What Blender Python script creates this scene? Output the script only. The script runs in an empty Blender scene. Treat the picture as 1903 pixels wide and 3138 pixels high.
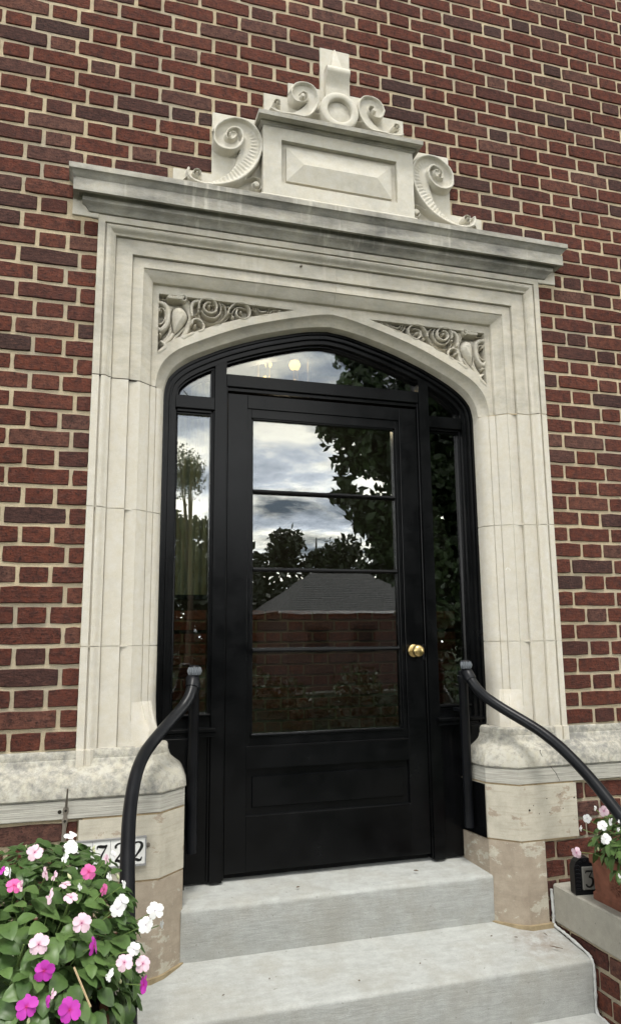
import bpy, bmesh, math, random
import numpy as np
from mathutils import Vector, Matrix

random.seed(7)
RNG = np.random.default_rng(7)
SC = bpy.context.scene
COL = SC.collection

# ------------------------------------------------------------------ camera
CAM_POS = Vector((-1.00233, -2.85767, 0.97031))
RV = Vector((0.957544548, -0.288131128, -0.009428239))
UV = Vector((-0.039599688, -0.163855187, 0.985689273))
FV = Vector((0.285552628, 0.943468034, 0.168308544))
cam = bpy.data.cameras.new('camera')
cam.sensor_fit = 'VERTICAL'
cam.sensor_height = 24.0
cam.lens = 2245.23 / 3138.0 * 24.0
cam.clip_start = 0.05
cam.clip_end = 500.0
cam_ob = bpy.data.objects.new('camera', cam)
COL.objects.link(cam_ob)
M = Matrix.Identity(4)
for i in range(3):
    M[i][0] = RV[i]; M[i][1] = UV[i]; M[i][2] = -FV[i]; M[i][3] = CAM_POS[i]
cam_ob.matrix_world = M
SC.camera = cam_ob

# ------------------------------------------------------------------ sky, sun, exposure
SUN_EL, SUN_AZ = 65.0, 14.0          # the sun stands in front of the door (-Y), behind thin cloud
world = bpy.data.worlds.new('World')
SC.world = world
world.use_nodes = True
nt = world.node_tree
for n in list(nt.nodes): nt.nodes.remove(n)
def wn(t, **kw):
    n = nt.nodes.new(t)
    for k, v in kw.items(): setattr(n, k, v)
    return n
out = wn('ShaderNodeOutputWorld'); bg = wn('ShaderNodeBackground')
sky = wn('ShaderNodeTexSky'); sky.sky_type = 'NISHITA'; sky.sun_disc = False
sky.sun_elevation = math.radians(SUN_EL); sky.sun_rotation = math.radians(180 + SUN_AZ)
sky.air_density = 1.0; sky.dust_density = 2.0
tc = wn('ShaderNodeTexCoord'); sep = wn('ShaderNodeSeparateXYZ')
nt.links.new(tc.outputs['Generated'], sep.inputs[0])
zz = wn('ShaderNodeMath', operation='MAXIMUM'); nt.links.new(sep.outputs[2], zz.inputs[0]); zz.inputs[1].default_value = 0.0
za = wn('ShaderNodeMath', operation='ADD'); nt.links.new(zz.outputs[0], za.inputs[0]); za.inputs[1].default_value = 0.13
dx = wn('ShaderNodeMath', operation='DIVIDE'); nt.links.new(sep.outputs[0], dx.inputs[0]); nt.links.new(za.outputs[0], dx.inputs[1])
dy = wn('ShaderNodeMath', operation='DIVIDE'); nt.links.new(sep.outputs[1], dy.inputs[0]); nt.links.new(za.outputs[0], dy.inputs[1])
cmb = wn('ShaderNodeCombineXYZ'); nt.links.new(dx.outputs[0], cmb.inputs[0]); nt.links.new(dy.outputs[0], cmb.inputs[1])
n1 = wn('ShaderNodeTexNoise'); n1.inputs['Scale'].default_value = 0.95; n1.inputs['Detail'].default_value = 8; n1.inputs['Roughness'].default_value = 0.58; n1.inputs['Distortion'].default_value = 0.5
n2 = wn('ShaderNodeTexNoise'); n2.inputs['Scale'].default_value = 2.3; n2.inputs['Detail'].default_value = 6; n2.inputs['Roughness'].default_value = 0.6
nt.links.new(cmb.outputs[0], n1.inputs['Vector']); nt.links.new(cmb.outputs[0], n2.inputs['Vector'])
r1 = wn('ShaderNodeValToRGB'); r1.color_ramp.elements[0].position = 0.36; r1.color_ramp.elements[1].position = 0.50   # cloud cover
nt.links.new(n1.outputs[0], r1.inputs[0])
r2 = wn('ShaderNodeValToRGB')                       # cloud shade: grey bellies to bright rims
e = r2.color_ramp.elements
e[0].position = 0.30; e[0].color = (7.2, 8.0, 9.4, 1)
e[1].position = 0.58; e[1].color = (28, 27, 24, 1)
m_ = e.new(0.44); m_.color = (13.0, 14.0, 15.6, 1)
nt.links.new(n2.outputs[0], r2.inputs[0])
hz = wn('ShaderNodeMapRange'); hz.inputs['From Min'].default_value = 0.06; hz.inputs['From Max'].default_value = 0.34; hz.inputs['To Min'].default_value = 3.6; hz.inputs['To Max'].default_value = 1.0
nt.links.new(zz.outputs[0], hz.inputs['Value'])
cl = wn('ShaderNodeVectorMath', operation='SCALE'); nt.links.new(r2.outputs[0], cl.inputs[0]); nt.links.new(hz.outputs[0], cl.inputs['Scale'])
mx = wn('ShaderNodeMix', data_type='RGBA')
nt.links.new(r1.outputs[0], mx.inputs[0]); nt.links.new(sky.outputs[0], mx.inputs[6]); nt.links.new(cl.outputs[0], mx.inputs[7])
nt.links.new(mx.outputs[2], bg.inputs[0]); bg.inputs[1].default_value = 0.05
nt.links.new(bg.outputs[0], out.inputs[0])

sl = bpy.data.lights.new('sun', 'SUN'); sl.energy = 1.5; sl.angle = math.radians(16); sl.color = (1.0, 0.965, 0.91)
so = bpy.data.objects.new('sun', sl); COL.objects.link(so)
el, az = math.radians(SUN_EL), math.radians(SUN_AZ)
sdir = Vector((-math.sin(az) * math.cos(el), -math.cos(az) * math.cos(el), math.sin(el)))
so.rotation_euler = sdir.to_track_quat('Z', 'Y').to_euler()
so.location = (0, -8, 9)

SC.view_settings.view_transform = 'Standard'
SC.view_settings.look = 'None'
SC.view_settings.exposure = 1.02
SC.view_settings.gamma = 1.0
SC.view_settings.use_curve_mapping = False
SC.cycles.max_bounces = 8
SC.cycles.transparent_max_bounces = 12

# ------------------------------------------------------------------ materials
class MT:
    """small node-graph builder: every texture reads the world position of the surface"""
    def __init__(s, name):
        s.m = bpy.data.materials.new(name); s.m.use_nodes = True
        s.t = s.m.node_tree; s.b = s.t.nodes['Principled BSDF']; s.o = s.t.nodes['Material Output']
        s.geo = s.t.nodes.new('ShaderNodeNewGeometry'); s.pos = s.geo.outputs['Position']
    def n(s, t, **kw):
        x = s.t.nodes.new(t)
        for k, v in kw.items(): setattr(x, k, v)
        return x
    def L(s, a, b): s.t.links.new(a, b)
    def scaled(s, v):
        mp = s.n('ShaderNodeMapping'); mp.inputs['Scale'].default_value = v; s.L(s.pos, mp.inputs[0]); return mp.outputs[0]
    def noise(s, scale, detail=4, rough=0.55, vec=None, dist=0.0):
        x = s.n('ShaderNodeTexNoise'); x.inputs['Scale'].default_value = scale; x.inputs['Detail'].default_value = detail
        x.inputs['Roughness'].default_value = rough; x.inputs['Distortion'].default_value = dist
        s.L(vec if vec is not None else s.pos, x.inputs['Vector']); return x.outputs[0]
    def ramp(s, src, a, b, ca=(0, 0, 0, 1), cb=(1, 1, 1, 1)):
        x = s.n('ShaderNodeValToRGB'); e = x.color_ramp.elements
        e[0].position = a; e[1].position = b; e[0].color = ca; e[1].color = cb
        s.L(src, x.inputs[0]); return x.outputs[0]
    def mix(s, f, a, b, blend='MIX'):
        x = s.n('ShaderNodeMix', data_type='RGBA', blend_type=blend)
        for i, v in ((0, f), (6, a), (7, b)):
            if hasattr(v, 'is_linked'): s.L(v, x.inputs[i])
            else: x.inputs[i].default_value = v if i == 0 else (*v, 1)
        return x.outputs[2]
    def math(s, op, a, b=None):
        x = s.n('ShaderNodeMath', operation=op)
        for i, v in ((0, a), (1, b)):
            if v is None: continue
            if hasattr(v, 'is_linked'): s.L(v, x.inputs[i])
            else: x.inputs[i].default_value = v
        return x.outputs[0]
    def bump(s, h, strength=0.3, dist=0.002):
        x = s.n('ShaderNodeBump'); x.inputs['Strength'].default_value = strength; x.inputs['Distance'].default_value = dist
        s.L(h, x.inputs['Height']); s.L(x.outputs[0], s.b.inputs['Normal'])
    def fin(s, color=None, rough=0.7, spec=0.3, metal=0.0):
        if color is not None:
            if hasattr(color, 'is_linked'): s.L(color, s.b.inputs['Base Color'])
            else: s.b.inputs['Base Color'].default_value = (*color, 1)
        if hasattr(rough, 'is_linked'): s.L(rough, s.b.inputs['Roughness'])
        else: s.b.inputs['Roughness'].default_value = rough
        s.b.inputs['Specular IOR Level'].default_value = spec
        s.b.inputs['Metallic'].default_value = metal
        return s.m

def limestone(name, base, dirt, amount, streak=None, tint=(0.93, 0.90, 0.82), maxd=0.8, dscale=16.0):
    k = MT(name)
    fine = k.noise(420, 3, 0.6)
    mid = k.noise(30, 5, 0.65)
    big = k.noise(3.2, 3, 0.55)
    c = k.mix(k.ramp(mid, 0.32, 0.70), base, tuple(b * t for b, t in zip(base, tint)))
    c = k.mix(k.ramp(fine, 0.3, 0.75), c, (0.84, 0.84, 0.83), 'MULTIPLY')
    dn = k.noise(dscale, 8, 0.74, k.scaled(streak) if streak else None, 0.0)
    dn = k.math('ADD', dn, k.math('MULTIPLY', k.math('SUBTRACT', big, 0.5), 0.8))
    c = k.mix(k.math('MULTIPLY', k.ramp(dn, amount[0], amount[1]), maxd), c, dirt)
    sp = k.noise(110, 3, 0.6)
    c = k.mix(k.math('MULTIPLY', k.ramp(sp, 0.64, 0.74), 0.35), c, dirt)
    if name in ('limestone_weathered', 'limestone_sooty'):      # pale lime runs down the face, in two patches
        dr = k.noise(36, 3, 0.5, k.scaled((1.0, 0.4, 0.07)))
        pa = k.noise(2.6, 2, 0.5, k.scaled((1.0, 0.3, 0.5)))
        c = k.mix(k.math('MULTIPLY', k.math('MULTIPLY', k.ramp(dr, 0.54, 0.66), k.ramp(pa, 0.48, 0.62)), 0.42), c, (0.66, 0.62, 0.54))
    sepz = k.n('ShaderNodeSeparateXYZ'); k.L(k.pos, sepz.inputs[0])
    h = k.math('ADD', k.math('MULTIPLY', fine, 0.6), mid)
    if name == 'limestone_mottled':      # combed tooling on the plain band under the moulding
        band = k.math('MULTIPLY', k.math('LESS_THAN', sepz.outputs[2], 0.4225), k.math('GREATER_THAN', sepz.outputs[2], 0.3625))
        comb = k.noise(60, 2, 0.6, k.scaled((0.12, 0.12, 7.0)))
        c = k.mix(k.math('MULTIPLY', band, 0.85), c, k.mix(k.ramp(comb, 0.35, 0.62), tuple(v * 1.04 for v in base), tuple(v * 0.62 for v in base)))
        h = k.math('ADD', h, k.math('MULTIPLY', k.math('MULTIPLY', comb, band), 2.0))
    k.bump(h, 0.45, 0.002)
    return k.fin(c, 0.9, 0.15)

M_STONE = limestone('limestone', (0.615, 0.585, 0.52), (0.44, 0.42, 0.37), (0.50, 0.85), None, maxd=0.6)
M_HEADER = limestone('limestone_weathered', (0.575, 0.545, 0.475), (0.24, 0.228, 0.20), (0.38, 0.86), (0.5, 1, 1.3), maxd=0.75)
M_CORNICE = limestone('limestone_sooty', (0.46, 0.445, 0.40), (0.10, 0.10, 0.094), (0.32, 0.80), (0.4, 1, 1.2), maxd=0.9)
M_CARVED = limestone('limestone_carved', (0.585, 0.562, 0.50), (0.36, 0.35, 0.31), (0.45, 0.85), None, maxd=0.7)
M_BASE = limestone('limestone_mottled', (0.47, 0.455, 0.40), (0.13, 0.13, 0.125), (0.36, 0.64), None, maxd=0.8, dscale=42.0)

def plinth_mat(name, thr, invert=False):
    k = MT(name)
    fine = k.noise(300, 3, 0.6); mid = k.noise(18, 6, 0.65)
    big = k.noise(9, 6, 0.7, k.scaled((1, 1, 1.6)))
    bare = k.mix(k.ramp(mid, 0.35, 0.7), (0.40, 0.34, 0.265), (0.29, 0.24, 0.185))
    wash = k.mix(k.ramp(mid, 0.4, 0.7), (0.51, 0.475, 0.39), (0.41, 0.38, 0.31))
    c = k.mix(k.ramp(big, thr - 0.012, thr + 0.02), wash, bare)
    c = k.mix(k.ramp(fine, 0.3, 0.75), c, (0.85, 0.85, 0.84), 'MULTIPLY')
    ln = k.noise(40, 3, 0.5, k.scaled((0.25, 0.25, 3)))
    c = k.mix(k.math('MULTIPLY', k.ramp(ln, 0.5, 0.75), 0.35), c, (0.26, 0.22, 0.17))
    k.bump(k.math('ADD', mid, k.math('MULTIPLY', ln, 0.5)), 0.4, 0.002)
    return k.fin(c, 0.9, 0.2)
M_PLINTH_UP = plinth_mat('washed_stone', 0.60)
M_PLINTH_LOW = plinth_mat('bare_sandstone', 0.43)

def brick_mat(name, gain=1.0):
    k = MT(name)
    oi = k.n('ShaderNodeObjectInfo'); at = k.n('ShaderNodeAttribute', attribute_name='tone')
    rnd = k.math('FRACT', k.math('ADD', oi.outputs['Random'], at.outputs['Fac']))
    cr = k.n('ShaderNodeValToRGB'); e = cr.color_ramp.elements; cr.color_ramp.interpolation = 'LINEAR'
    cols = [(0.0, (0.115, 0.072, 0.063)), (0.09, (0.15, 0.071, 0.058)), (0.17, (0.19, 0.071, 0.053)), (0.36, (0.250, 0.083, 0.053)),
            (0.60, (0.218, 0.073, 0.050)), (0.80, (0.275, 0.104, 0.070)), (0.93, (0.255, 0.130, 0.098)), (1.0, (0.165, 0.083, 0.070))]
    e[0].position = 0; e[0].color = (*[v * gain for v in cols[0][1]], 1); e[1].position = 1; e[1].color = (*[v * gain for v in cols[-1][1]], 1)
    for p, c in cols[1:-1]:
        q = e.new(p); q.color = (*[v * gain for v in c], 1)
    k.L(rnd, cr.inputs[0])
    mott = k.noise(34, 6, 0.7); spk = k.noise(120, 3, 0.6); fine = k.noise(380, 3, 0.6)
    wire = k.noise(55, 4, 0.6, k.scaled((0.6, 1, 2.2)))
    c = k.mix(k.math('MULTIPLY', k.ramp(mott, 0.40, 0.62), 0.72), cr.outputs[0], (0.036, 0.022, 0.021))
    c = k.mix(k.math('MULTIPLY', k.ramp(wire, 0.50, 0.72), 0.4), c, (0.36 * gain, 0.17 * gain, 0.13 * gain))
    c = k.mix(k.math('MULTIPLY', k.ramp(spk, 0.56, 0.66), 0.75), c, (0.024, 0.017, 0.017))
    c = k.mix(k.math('MULTIPLY', k.ramp(fine, 0.70, 0.78), 0.14), c, (0.38, 0.27, 0.20))
    soot = k.noise(1.3, 5, 0.62, k.scaled((1.6, 1, 0.55)))
    c = k.mix(k.ramp(soot, 0.36, 0.72), c, (0.72, 0.70, 0.70), 'MULTIPLY')
    k.bump(k.math('ADD', k.math('ADD', mott, spk), wire), 0.7, 0.004)
    return k.fin(c, 0.9, 0.08)
M_BRICK = brick_mat('brick', 0.54)

def mortar_mat():
    k = MT('mortar')
    a = k.noise(60, 5, 0.7); f = k.noise(350, 3, 0.7); b = k.noise(3.0, 4, 0.6)
    c = k.mix(k.ramp(a, 0.3, 0.7), (0.62, 0.515, 0.345), (0.47, 0.395, 0.275))
    c = k.mix(k.ramp(b, 0.45, 0.72), c, (0.42, 0.375, 0.295))
    c = k.mix(k.ramp(f, 0.35, 0.75), c, (0.78, 0.77, 0.75), 'MULTIPLY')
    k.bump(k.math('ADD', a, f), 0.8, 0.004)
    return k.fin(c, 0.95, 0.1)
M_MORTAR = mortar_mat()

def concrete_mat(name, a, b, stretch):
    k = MT(name)
    br = k.noise(30, 5, 0.65, k.scaled(stretch)); f = k.noise(330, 3, 0.65); bl = k.noise(6, 5, 0.6); sp = k.noise(70, 2, 0.5)
    md = k.noise(24, 6, 0.72)
    c = k.mix(k.math('ADD', k.math('MULTIPLY', k.ramp(br, 0.3, 0.72), 0.5), k.math('MULTIPLY', k.ramp(md, 0.35, 0.68), 0.5)), a, b)
    c = k.mix(k.math('MULTIPLY', k.ramp(bl, 0.45, 0.7), 0.6), c, (0.34, 0.33, 0.285))
    c = k.mix(k.ramp(f, 0.3, 0.75), c, (0.78, 0.78, 0.78), 'MULTIPLY')
    if name == 'concrete_step':          # a rusty leaf stain by the right plinth, worn grey patches
        ds = k.n('ShaderNodeVectorMath', operation='DISTANCE'); k.L(k.pos, ds.inputs[0]); ds.inputs[1].default_value = (0.74, -0.165, -0.19)
        sm = k.math('MULTIPLY', k.ramp(ds.outputs['Value'], 0.03, 0.16, (1, 1, 1, 1), (0, 0, 0, 1)), k.ramp(md, 0.35, 0.6))
        c = k.mix(k.math('MULTIPLY', sm, 0.55), c, (0.20, 0.145, 0.11))
        wv_ = k.noise(5.0, 7, 0.75); c = k.mix(k.math('MULTIPLY', k.ramp(wv_, 0.50, 0.70), 0.45), c, (0.27, 0.27, 0.25))
    c = k.mix(k.math('MULTIPLY', k.ramp(sp, 0.72, 0.76), 0.7), c, (0.16, 0.15, 0.13))
    k.bump(k.math('ADD', br, k.math('MULTIPLY', f, 0.6)), 0.6, 0.003)
    return k.fin(c, 0.85, 0.25)
M_CONC = concrete_mat('concrete_step', (0.45, 0.46, 0.44), (0.31, 0.32, 0.30), (0.45, 1.6, 3.0))
M_CAP = concrete_mat('concrete_cap', (0.42, 0.40, 0.34), (0.31, 0.295, 0.25), (1, 1, 1))
M_PATH = concrete_mat('concrete_path', (0.20, 0.19, 0.175), (0.15, 0.145, 0.135), (1, 1, 1))

def paint(name, col, rough, bumpy=0.12):
    k = MT(name)
    br = k.noise(60, 4, 0.6, k.scaled((1.0, 1.0, 0.25))); b = k.noise(9, 4, 0.6)
    c = k.mix(k.ramp(b, 0.35, 0.75), col, tuple(v * 1.5 + 0.002 for v in col))
    r = k.math('ADD', k.math('MULTIPLY', b, 0.22), rough - 0.1)
    k.bump(br, bumpy, 0.001)
    return k.fin(c, r, 0.19)
M_BLACK = paint('black_paint', (0.0018, 0.0020, 0.0023), 0.22)
M_IRON = paint('black_iron', (0.0045, 0.005, 0.0062), 0.32, 0.2)
M_DARK = paint('dark_void', (0.006, 0.006, 0.006), 0.8)
M_IRON_WORN = paint('worn_iron', (0.10, 0.11, 0.12), 0.45, 0.3)
M_RUST = paint('weathered_iron', (0.12, 0.105, 0.085), 0.6, 0.4)

def simple(name, col, rough=0.5, spec=0.4, metal=0.0, var=0.15, scale=40, bumpy=0.15):
    k = MT(name)
    a = k.noise(scale, 4, 0.6)
    c = k.mix(k.ramp(a, 0.3, 0.7), col, tuple(v * (1 - var) for v in col))
    k.bump(a, bumpy, 0.001)
    return k.fin(c, rough, spec, metal)
M_BRASS = simple('aged_brass', (0.60, 0.45, 0.20), 0.33, 0.5, 1.0, 0.25, 60)
M_WHITE = simple('white_enamel', (0.80, 0.80, 0.77), 0.3, 0.5)
M_ZINC = simple('zinc_frame', (0.42, 0.42, 0.42), 0.4, 0.5, 0.6)
M_INK = simple('black_numeral', (0.008, 0.008, 0.008), 0.35, 0.5)
M_GREYTILE = simple('grey_tile', (0.15, 0.147, 0.13), 0.6)
M_CAULK = simple('white_caulk', (0.52, 0.53, 0.51), 0.6, 0.3, 0, 0.3, 50)
M_RESIDUE = simple('ochre_mortar', (0.34, 0.27, 0.165), 0.9, 0.1, 0, 0.35, 30, 0.4)
M_TERRA = simple('terracotta', (0.225, 0.090, 0.056), 0.75, 0.25, 0, 0.5, 18, 0.3)
M_SOIL = simple('potting_soil', (0.035, 0.025, 0.018), 0.95, 0.1)
M_CRACK = simple('crack_dirt', (0.03, 0.027, 0.022), 1.0, 0.0)
M_WOODBIT = simple('dry_wood', (0.42, 0.32, 0.18), 0.8)
M_DRYLEAF = simple('dry_leaf', (0.10, 0.065, 0.04), 0.8)
M_PLASTER = simple('vestibule_plaster', (0.10, 0.095, 0.085), 0.9, 0.1)
M_CURTAIN = None
M_ROOF = simple('roof_shingle', (0.15, 0.15, 0.15), 0.85, 0.2, 0, 0.4, 14)
M_SIDING = simple('house_siding', (0.045, 0.030, 0.025), 0.8)
M_BARK = simple('bark', (0.09, 0.07, 0.05), 0.9, 0.1, 0, 0.5, 12, 0.6)

def foliage(name, a, b, trans=0.25, rough=0.45, scale=6.0):
    k = MT(name)
    oi = k.n('ShaderNodeObjectInfo')
    g = k.noise(scale, 4, 0.6); v = k.math('ADD', k.math('MULTIPLY', oi.outputs['Random'], 0.55), k.math('MULTIPLY', g, 0.6))
    c = k.mix(k.ramp(v, 0.2, 0.85), a, b)
    k.fin(c, rough, 0.35)
    tr = k.n('ShaderNodeBsdfTranslucent'); k.L(c, tr.inputs[0])
    ms = k.n('ShaderNodeMixShader'); ms.inputs[0].default_value = trans
    k.L(k.b.outputs[0], ms.inputs[1]); k.L(tr.outputs[0], ms.inputs[2]); k.L(ms.outputs[0], k.o.inputs[0])
    return k.m
M_LEAF = foliage('impatiens_leaf', (0.038, 0.080, 0.022), (0.110, 0.185, 0.055), 0.22, 0.38, 30)
M_CURTAIN = foliage('curtain_cloth', (0.62, 0.63, 0.48), (0.56, 0.58, 0.44), 0.45, 0.9, 3)
M_STEM = simple('plant_stem', (0.16, 0.24, 0.07), 0.5)
M_TREE = foliage('tree_leaf', (0.010, 0.022, 0.008), (0.028, 0.048, 0.016), 0.08)
M_TREE2 = foliage('far_tree_leaf', (0.014, 0.024, 0.010), (0.036, 0.05, 0.02), 0.08)
M_GRASS = simple('lawn_grass', (0.020, 0.034, 0.012), 0.9, 0.1, 0, 0.5, 5, 0.5)

def petal(name, base, deep):
    k = MT(name)
    at = k.n('ShaderNodeAttribute', attribute_name='throat')
    c = k.mix(at.outputs['Fac'], base, deep)
    k.fin(c, 0.55, 0.25)
    tr = k.n('ShaderNodeBsdfTranslucent'); k.L(c, tr.inputs[0])
    ms = k.n('ShaderNodeMixShader'); ms.inputs[0].default_value = 0.25
    k.L(k.b.outputs[0], ms.inputs[1]); k.L(tr.outputs[0], ms.inputs[2]); k.L(ms.outputs[0], k.o.inputs[0])
    return k.m
M_PET = {'W': petal('white_petal', (0.80, 0.80, 0.79), (0.70, 0.66, 0.70)),
         'L': petal('pale_pink_petal', (0.76, 0.56, 0.64), (0.50, 0.12, 0.28)),
         'P': petal('pink_petal', (0.72, 0.15, 0.40), (0.55, 0.02, 0.15)),
         'M': petal('magenta_petal', (0.48, 0.045, 0.40), (0.42, 0.01, 0.12))}
M_EYE = {'W': simple('grey_flower_eye', (0.30, 0.26, 0.30)), 'L': simple('dark_flower_eye', (0.22, 0.02, 0.07)),
         'P': simple('red_flower_eye', (0.42, 0.01, 0.08)), 'M': simple('crimson_flower_eye', (0.45, 0.02, 0.12))}
M_BUD = simple('flower_bud', (0.55, 0.58, 0.33), 0.6)

def glass_mat(name, wav):
    k = MT(name)
    fr = k.n('ShaderNodeFresnel'); fr.inputs['IOR'].default_value = 2.1
    gl = k.n('ShaderNodeBsdfGlossy'); gl.inputs['Roughness'].default_value = 0.0; gl.inputs['Color'].default_value = (1, 1, 1, 1)
    tr = k.n('ShaderNodeBsdfTransparent'); tr.inputs['Color'].default_value = (0.82, 0.85, 0.83, 1)
    b = k.n('ShaderNodeBump'); b.inputs['Strength'].default_value = 0.35; b.inputs['Distance'].default_value = wav
    k.L(k.noise(3.2, 2, 0.5, k.scaled((1.0, 1, 2.0))), b.inputs['Height'])
    k.L(b.outputs[0], gl.inputs['Normal'])
    ms = k.n('ShaderNodeMixShader'); k.L(fr.outputs[0], ms.inputs[0]); k.L(tr.outputs[0], ms.inputs[1]); k.L(gl.outputs[0], ms.inputs[2])
    k.L(ms.outputs[0], k.o.inputs[0])
    return k.m
M_GLASS = glass_mat('window_glass', 0.00045)
def lamp_mat(name, col, s):
    k = MT(name); em = k.n('ShaderNodeEmission'); em.inputs[0].default_value = (*col, 1); em.inputs[1].default_value = s
    k.L(em.outputs[0], k.o.inputs[0]); return k.m
M_BULB = lamp_mat('lit_bulb', (1.0, 0.62, 0.17), 1.3)

# ------------------------------------------------------------------ object helpers
WORLD_ORG = {}
def reg(o, org, parent, kind=None, label=None, cat=None, group=None):
    COL.objects.link(o)
    org = Vector(org)
    if parent is not None:
        o.parent = parent; o.location = org - WORLD_ORG[parent.name]
    else: o.location = org
    WORLD_ORG[o.name] = org
    if kind: o['kind'] = kind
    if label: o['label'] = label
    if cat: o['category'] = cat
    if group: o['group'] = group
    return o
def thing(name, loc, label, cat, group=None):
    return reg(bpy.data.objects.new(name, None), loc, None, None, label, cat, group)

def mesh_from(name, V, F, mat, ang=None, fix=True, attr=None):
    me = bpy.data.meshes.new(name)
    me.from_pydata([tuple(v) for v in V], [], [tuple(f) for f in F])
    if fix:
        bm = bmesh.new(); bm.from_mesh(me)
        bmesh.ops.recalc_face_normals(bm, faces=bm.faces)
        bm.to_mesh(me); bm.free()
    me.materials.append(mat)
    if ang is not None:
        me.polygons.foreach_set('use_smooth', [True] * len(me.polygons))
        me.set_sharp_from_angle(angle=math.radians(ang))
    return me
def mk(name, V, F, mat, parent=None, ang=None, fix=True, org=None, **kw):
    V = [Vector(v) for v in V]
    if org is None:
        xs = [v.x for v in V]; ys = [v.y for v in V]; zs = [v.z for v in V]
        org = Vector(((min(xs) + max(xs)) / 2, (min(ys) + max(ys)) / 2, min(zs)))
    org = Vector(org)
    me = mesh_from(name, [v - org for v in V], F, mat, ang, fix)
    return reg(bpy.data.objects.new(name, me), org, parent, **kw)

class MB:
    def __init__(s): s.V = []; s.F = []
    def add(s, V, F):
        o = len(s.V); s.V += [tuple(v) for v in V]; s.F += [tuple(i + o for i in f) for f in F]; return s
    def box(s, x0, x1, y0, y1, z0, z1, b=0.0):
        if b <= 0:
            V = [(x, y, z) for x in (x0, x1) for y in (y0, y1) for z in (z0, z1)]
            return s.add(V, [(0, 1, 3, 2), (4, 6, 7, 5), (0, 4, 5, 1), (2, 3, 7, 6), (0, 2, 6, 4), (1, 5, 7, 3)])
        V = []; idx = {}
        lo = (x0, y0, z0); hi = (x1, y1, z1)
        for sx in (0, 1):
            for sy in (0, 1):
                for sz in (0, 1):
                    sg = (sx, sy, sz)
                    for ax in range(3):
                        p = []
                        for a in range(3):
                            base = hi[a] if sg[a] else lo[a]
                            p.append(base if a == ax else base + (-b if sg[a] else b))
                        idx[(sx, sy, sz, ax)] = len(V); V.append(tuple(p))
        F = []
        for ax in range(3):
            o1, o2 = [a for a in range(3) if a != ax]
            for sd in (0, 1):
                q = []
                for a, c in ((0, 0), (1, 0), (1, 1), (0, 1)):
                    k = [0, 0, 0]; k[ax] = sd; k[o1] = a; k[o2] = c; q.append(idx[(*k, ax)])
                F.append(q)
            for a in (0, 1):
                for c in (0, 1):
                    k0 = [0, 0, 0]; k1 = [0, 0, 0]; k0[o1] = k1[o1] = a; k0[o2] = k1[o2] = c; k1[ax] = 1
                    F.append([idx[(*k0, o1)], idx[(*k1, o1)], idx[(*k1, o2)], idx[(*k0, o2)]])
        for sx in (0, 1):
            for sy in (0, 1):
                for sz in (0, 1):
                    F.append([idx[(sx, sy, sz, a)] for a in range(3)])
        return s.add(V, F)
    def rings(s, R, closed=True, cap=True):
        n = len(R[0]); V = [p for r in R for p in r]; F = []
        for i in range(len(R) - 1):
            for j in range(n if closed else n - 1):
                a = i * n + j; b = i * n + (j + 1) % n
                F.append((a, b, b + n, a + n))
        if cap and closed:
            F.append(tuple(range(n))); F.append(tuple(range((len(R) - 1) * n, len(R) * n)))
        return s.add(V, F)
    def tube(s, P, r, seg=12, cap=True):
        P = [Vector(p) for p in P]; rr = r if isinstance(r, (list, tuple)) else [r] * len(P)
        R = []; up = None
        for i, p in enumerate(P):
            t = (P[min(i + 1, len(P) - 1)] - P[max(i - 1, 0)]).normalized()
            if up is None: up = t.orthogonal().normalized()
            up = (up - t * up.dot(t)).normalized(); sd = t.cross(up)
            R.append([p + (up * math.cos(a) + sd * math.sin(a)) * rr[i] for a in [2 * math.pi * k / seg for k in range(seg)]])
        return s.rings(R, True, cap)
    def lathe(s, c, axis, prof, seg=24):
        """prof: (distance along axis, radius) list; axis 'x','y','z'"""
        c = Vector(c); ax = {'x': Vector((1, 0, 0)), 'y': Vector((0, 1, 0)), 'z': Vector((0, 0, 1))}[axis] if isinstance(axis, str) else Vector(axis).normalized()
        u = ax.orthogonal().normalized(); w = ax.cross(u)
        R = [[c + ax * d + (u * math.cos(a) + w * math.sin(a)) * max(r, 1e-5) for a in [2 * math.pi * k / seg for k in range(seg)]] for d, r in prof]
        return s.rings(R, True, True)
    def prism(s, poly, y0, y1):
        n = len(poly)
        V = [(x, y0, z) for x, z in poly] + [(x, y1, z) for x, z in poly]
        F = [tuple(range(n)), tuple(range(n, 2 * n))] + [(i, (i + 1) % n, (i + 1) % n + n, i + n) for i in range(n)]
        return s.add(V, F)
    def plan(s, poly, z0, z1):
        n = len(poly)
        V = [(x, y, z0) for x, y in poly] + [(x, y, z1) for x, y in poly]
        F = [tuple(range(n)), tuple(range(n, 2 * n))] + [(i, (i + 1) % n, (i + 1) % n + n, i + n) for i in range(n)]
        return s.add(V, F)
    def build(s, name, mat, parent=None, ang=None, **kw): return mk(name, s.V, s.F, mat, parent, ang, **kw)

def spline(P, n=6):
    P = [np.array(p, float) for p in P]; out = []
    for i in range(len(P) - 1):
        p0 = P[max(i - 1, 0)]; p1 = P[i]; p2 = P[i + 1]; p3 = P[min(i + 2, len(P) - 1)]
        for k in range(n):
            t = k / n
            out.append(0.5 * ((2 * p1) + (p2 - p0) * t + (2 * p0 - 5 * p1 + 4 * p2 - p3) * t * t + (3 * p1 - p0 - 3 * p2 + p3) * t ** 3))
    out.append(P[-1]); return np.array(out)

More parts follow.
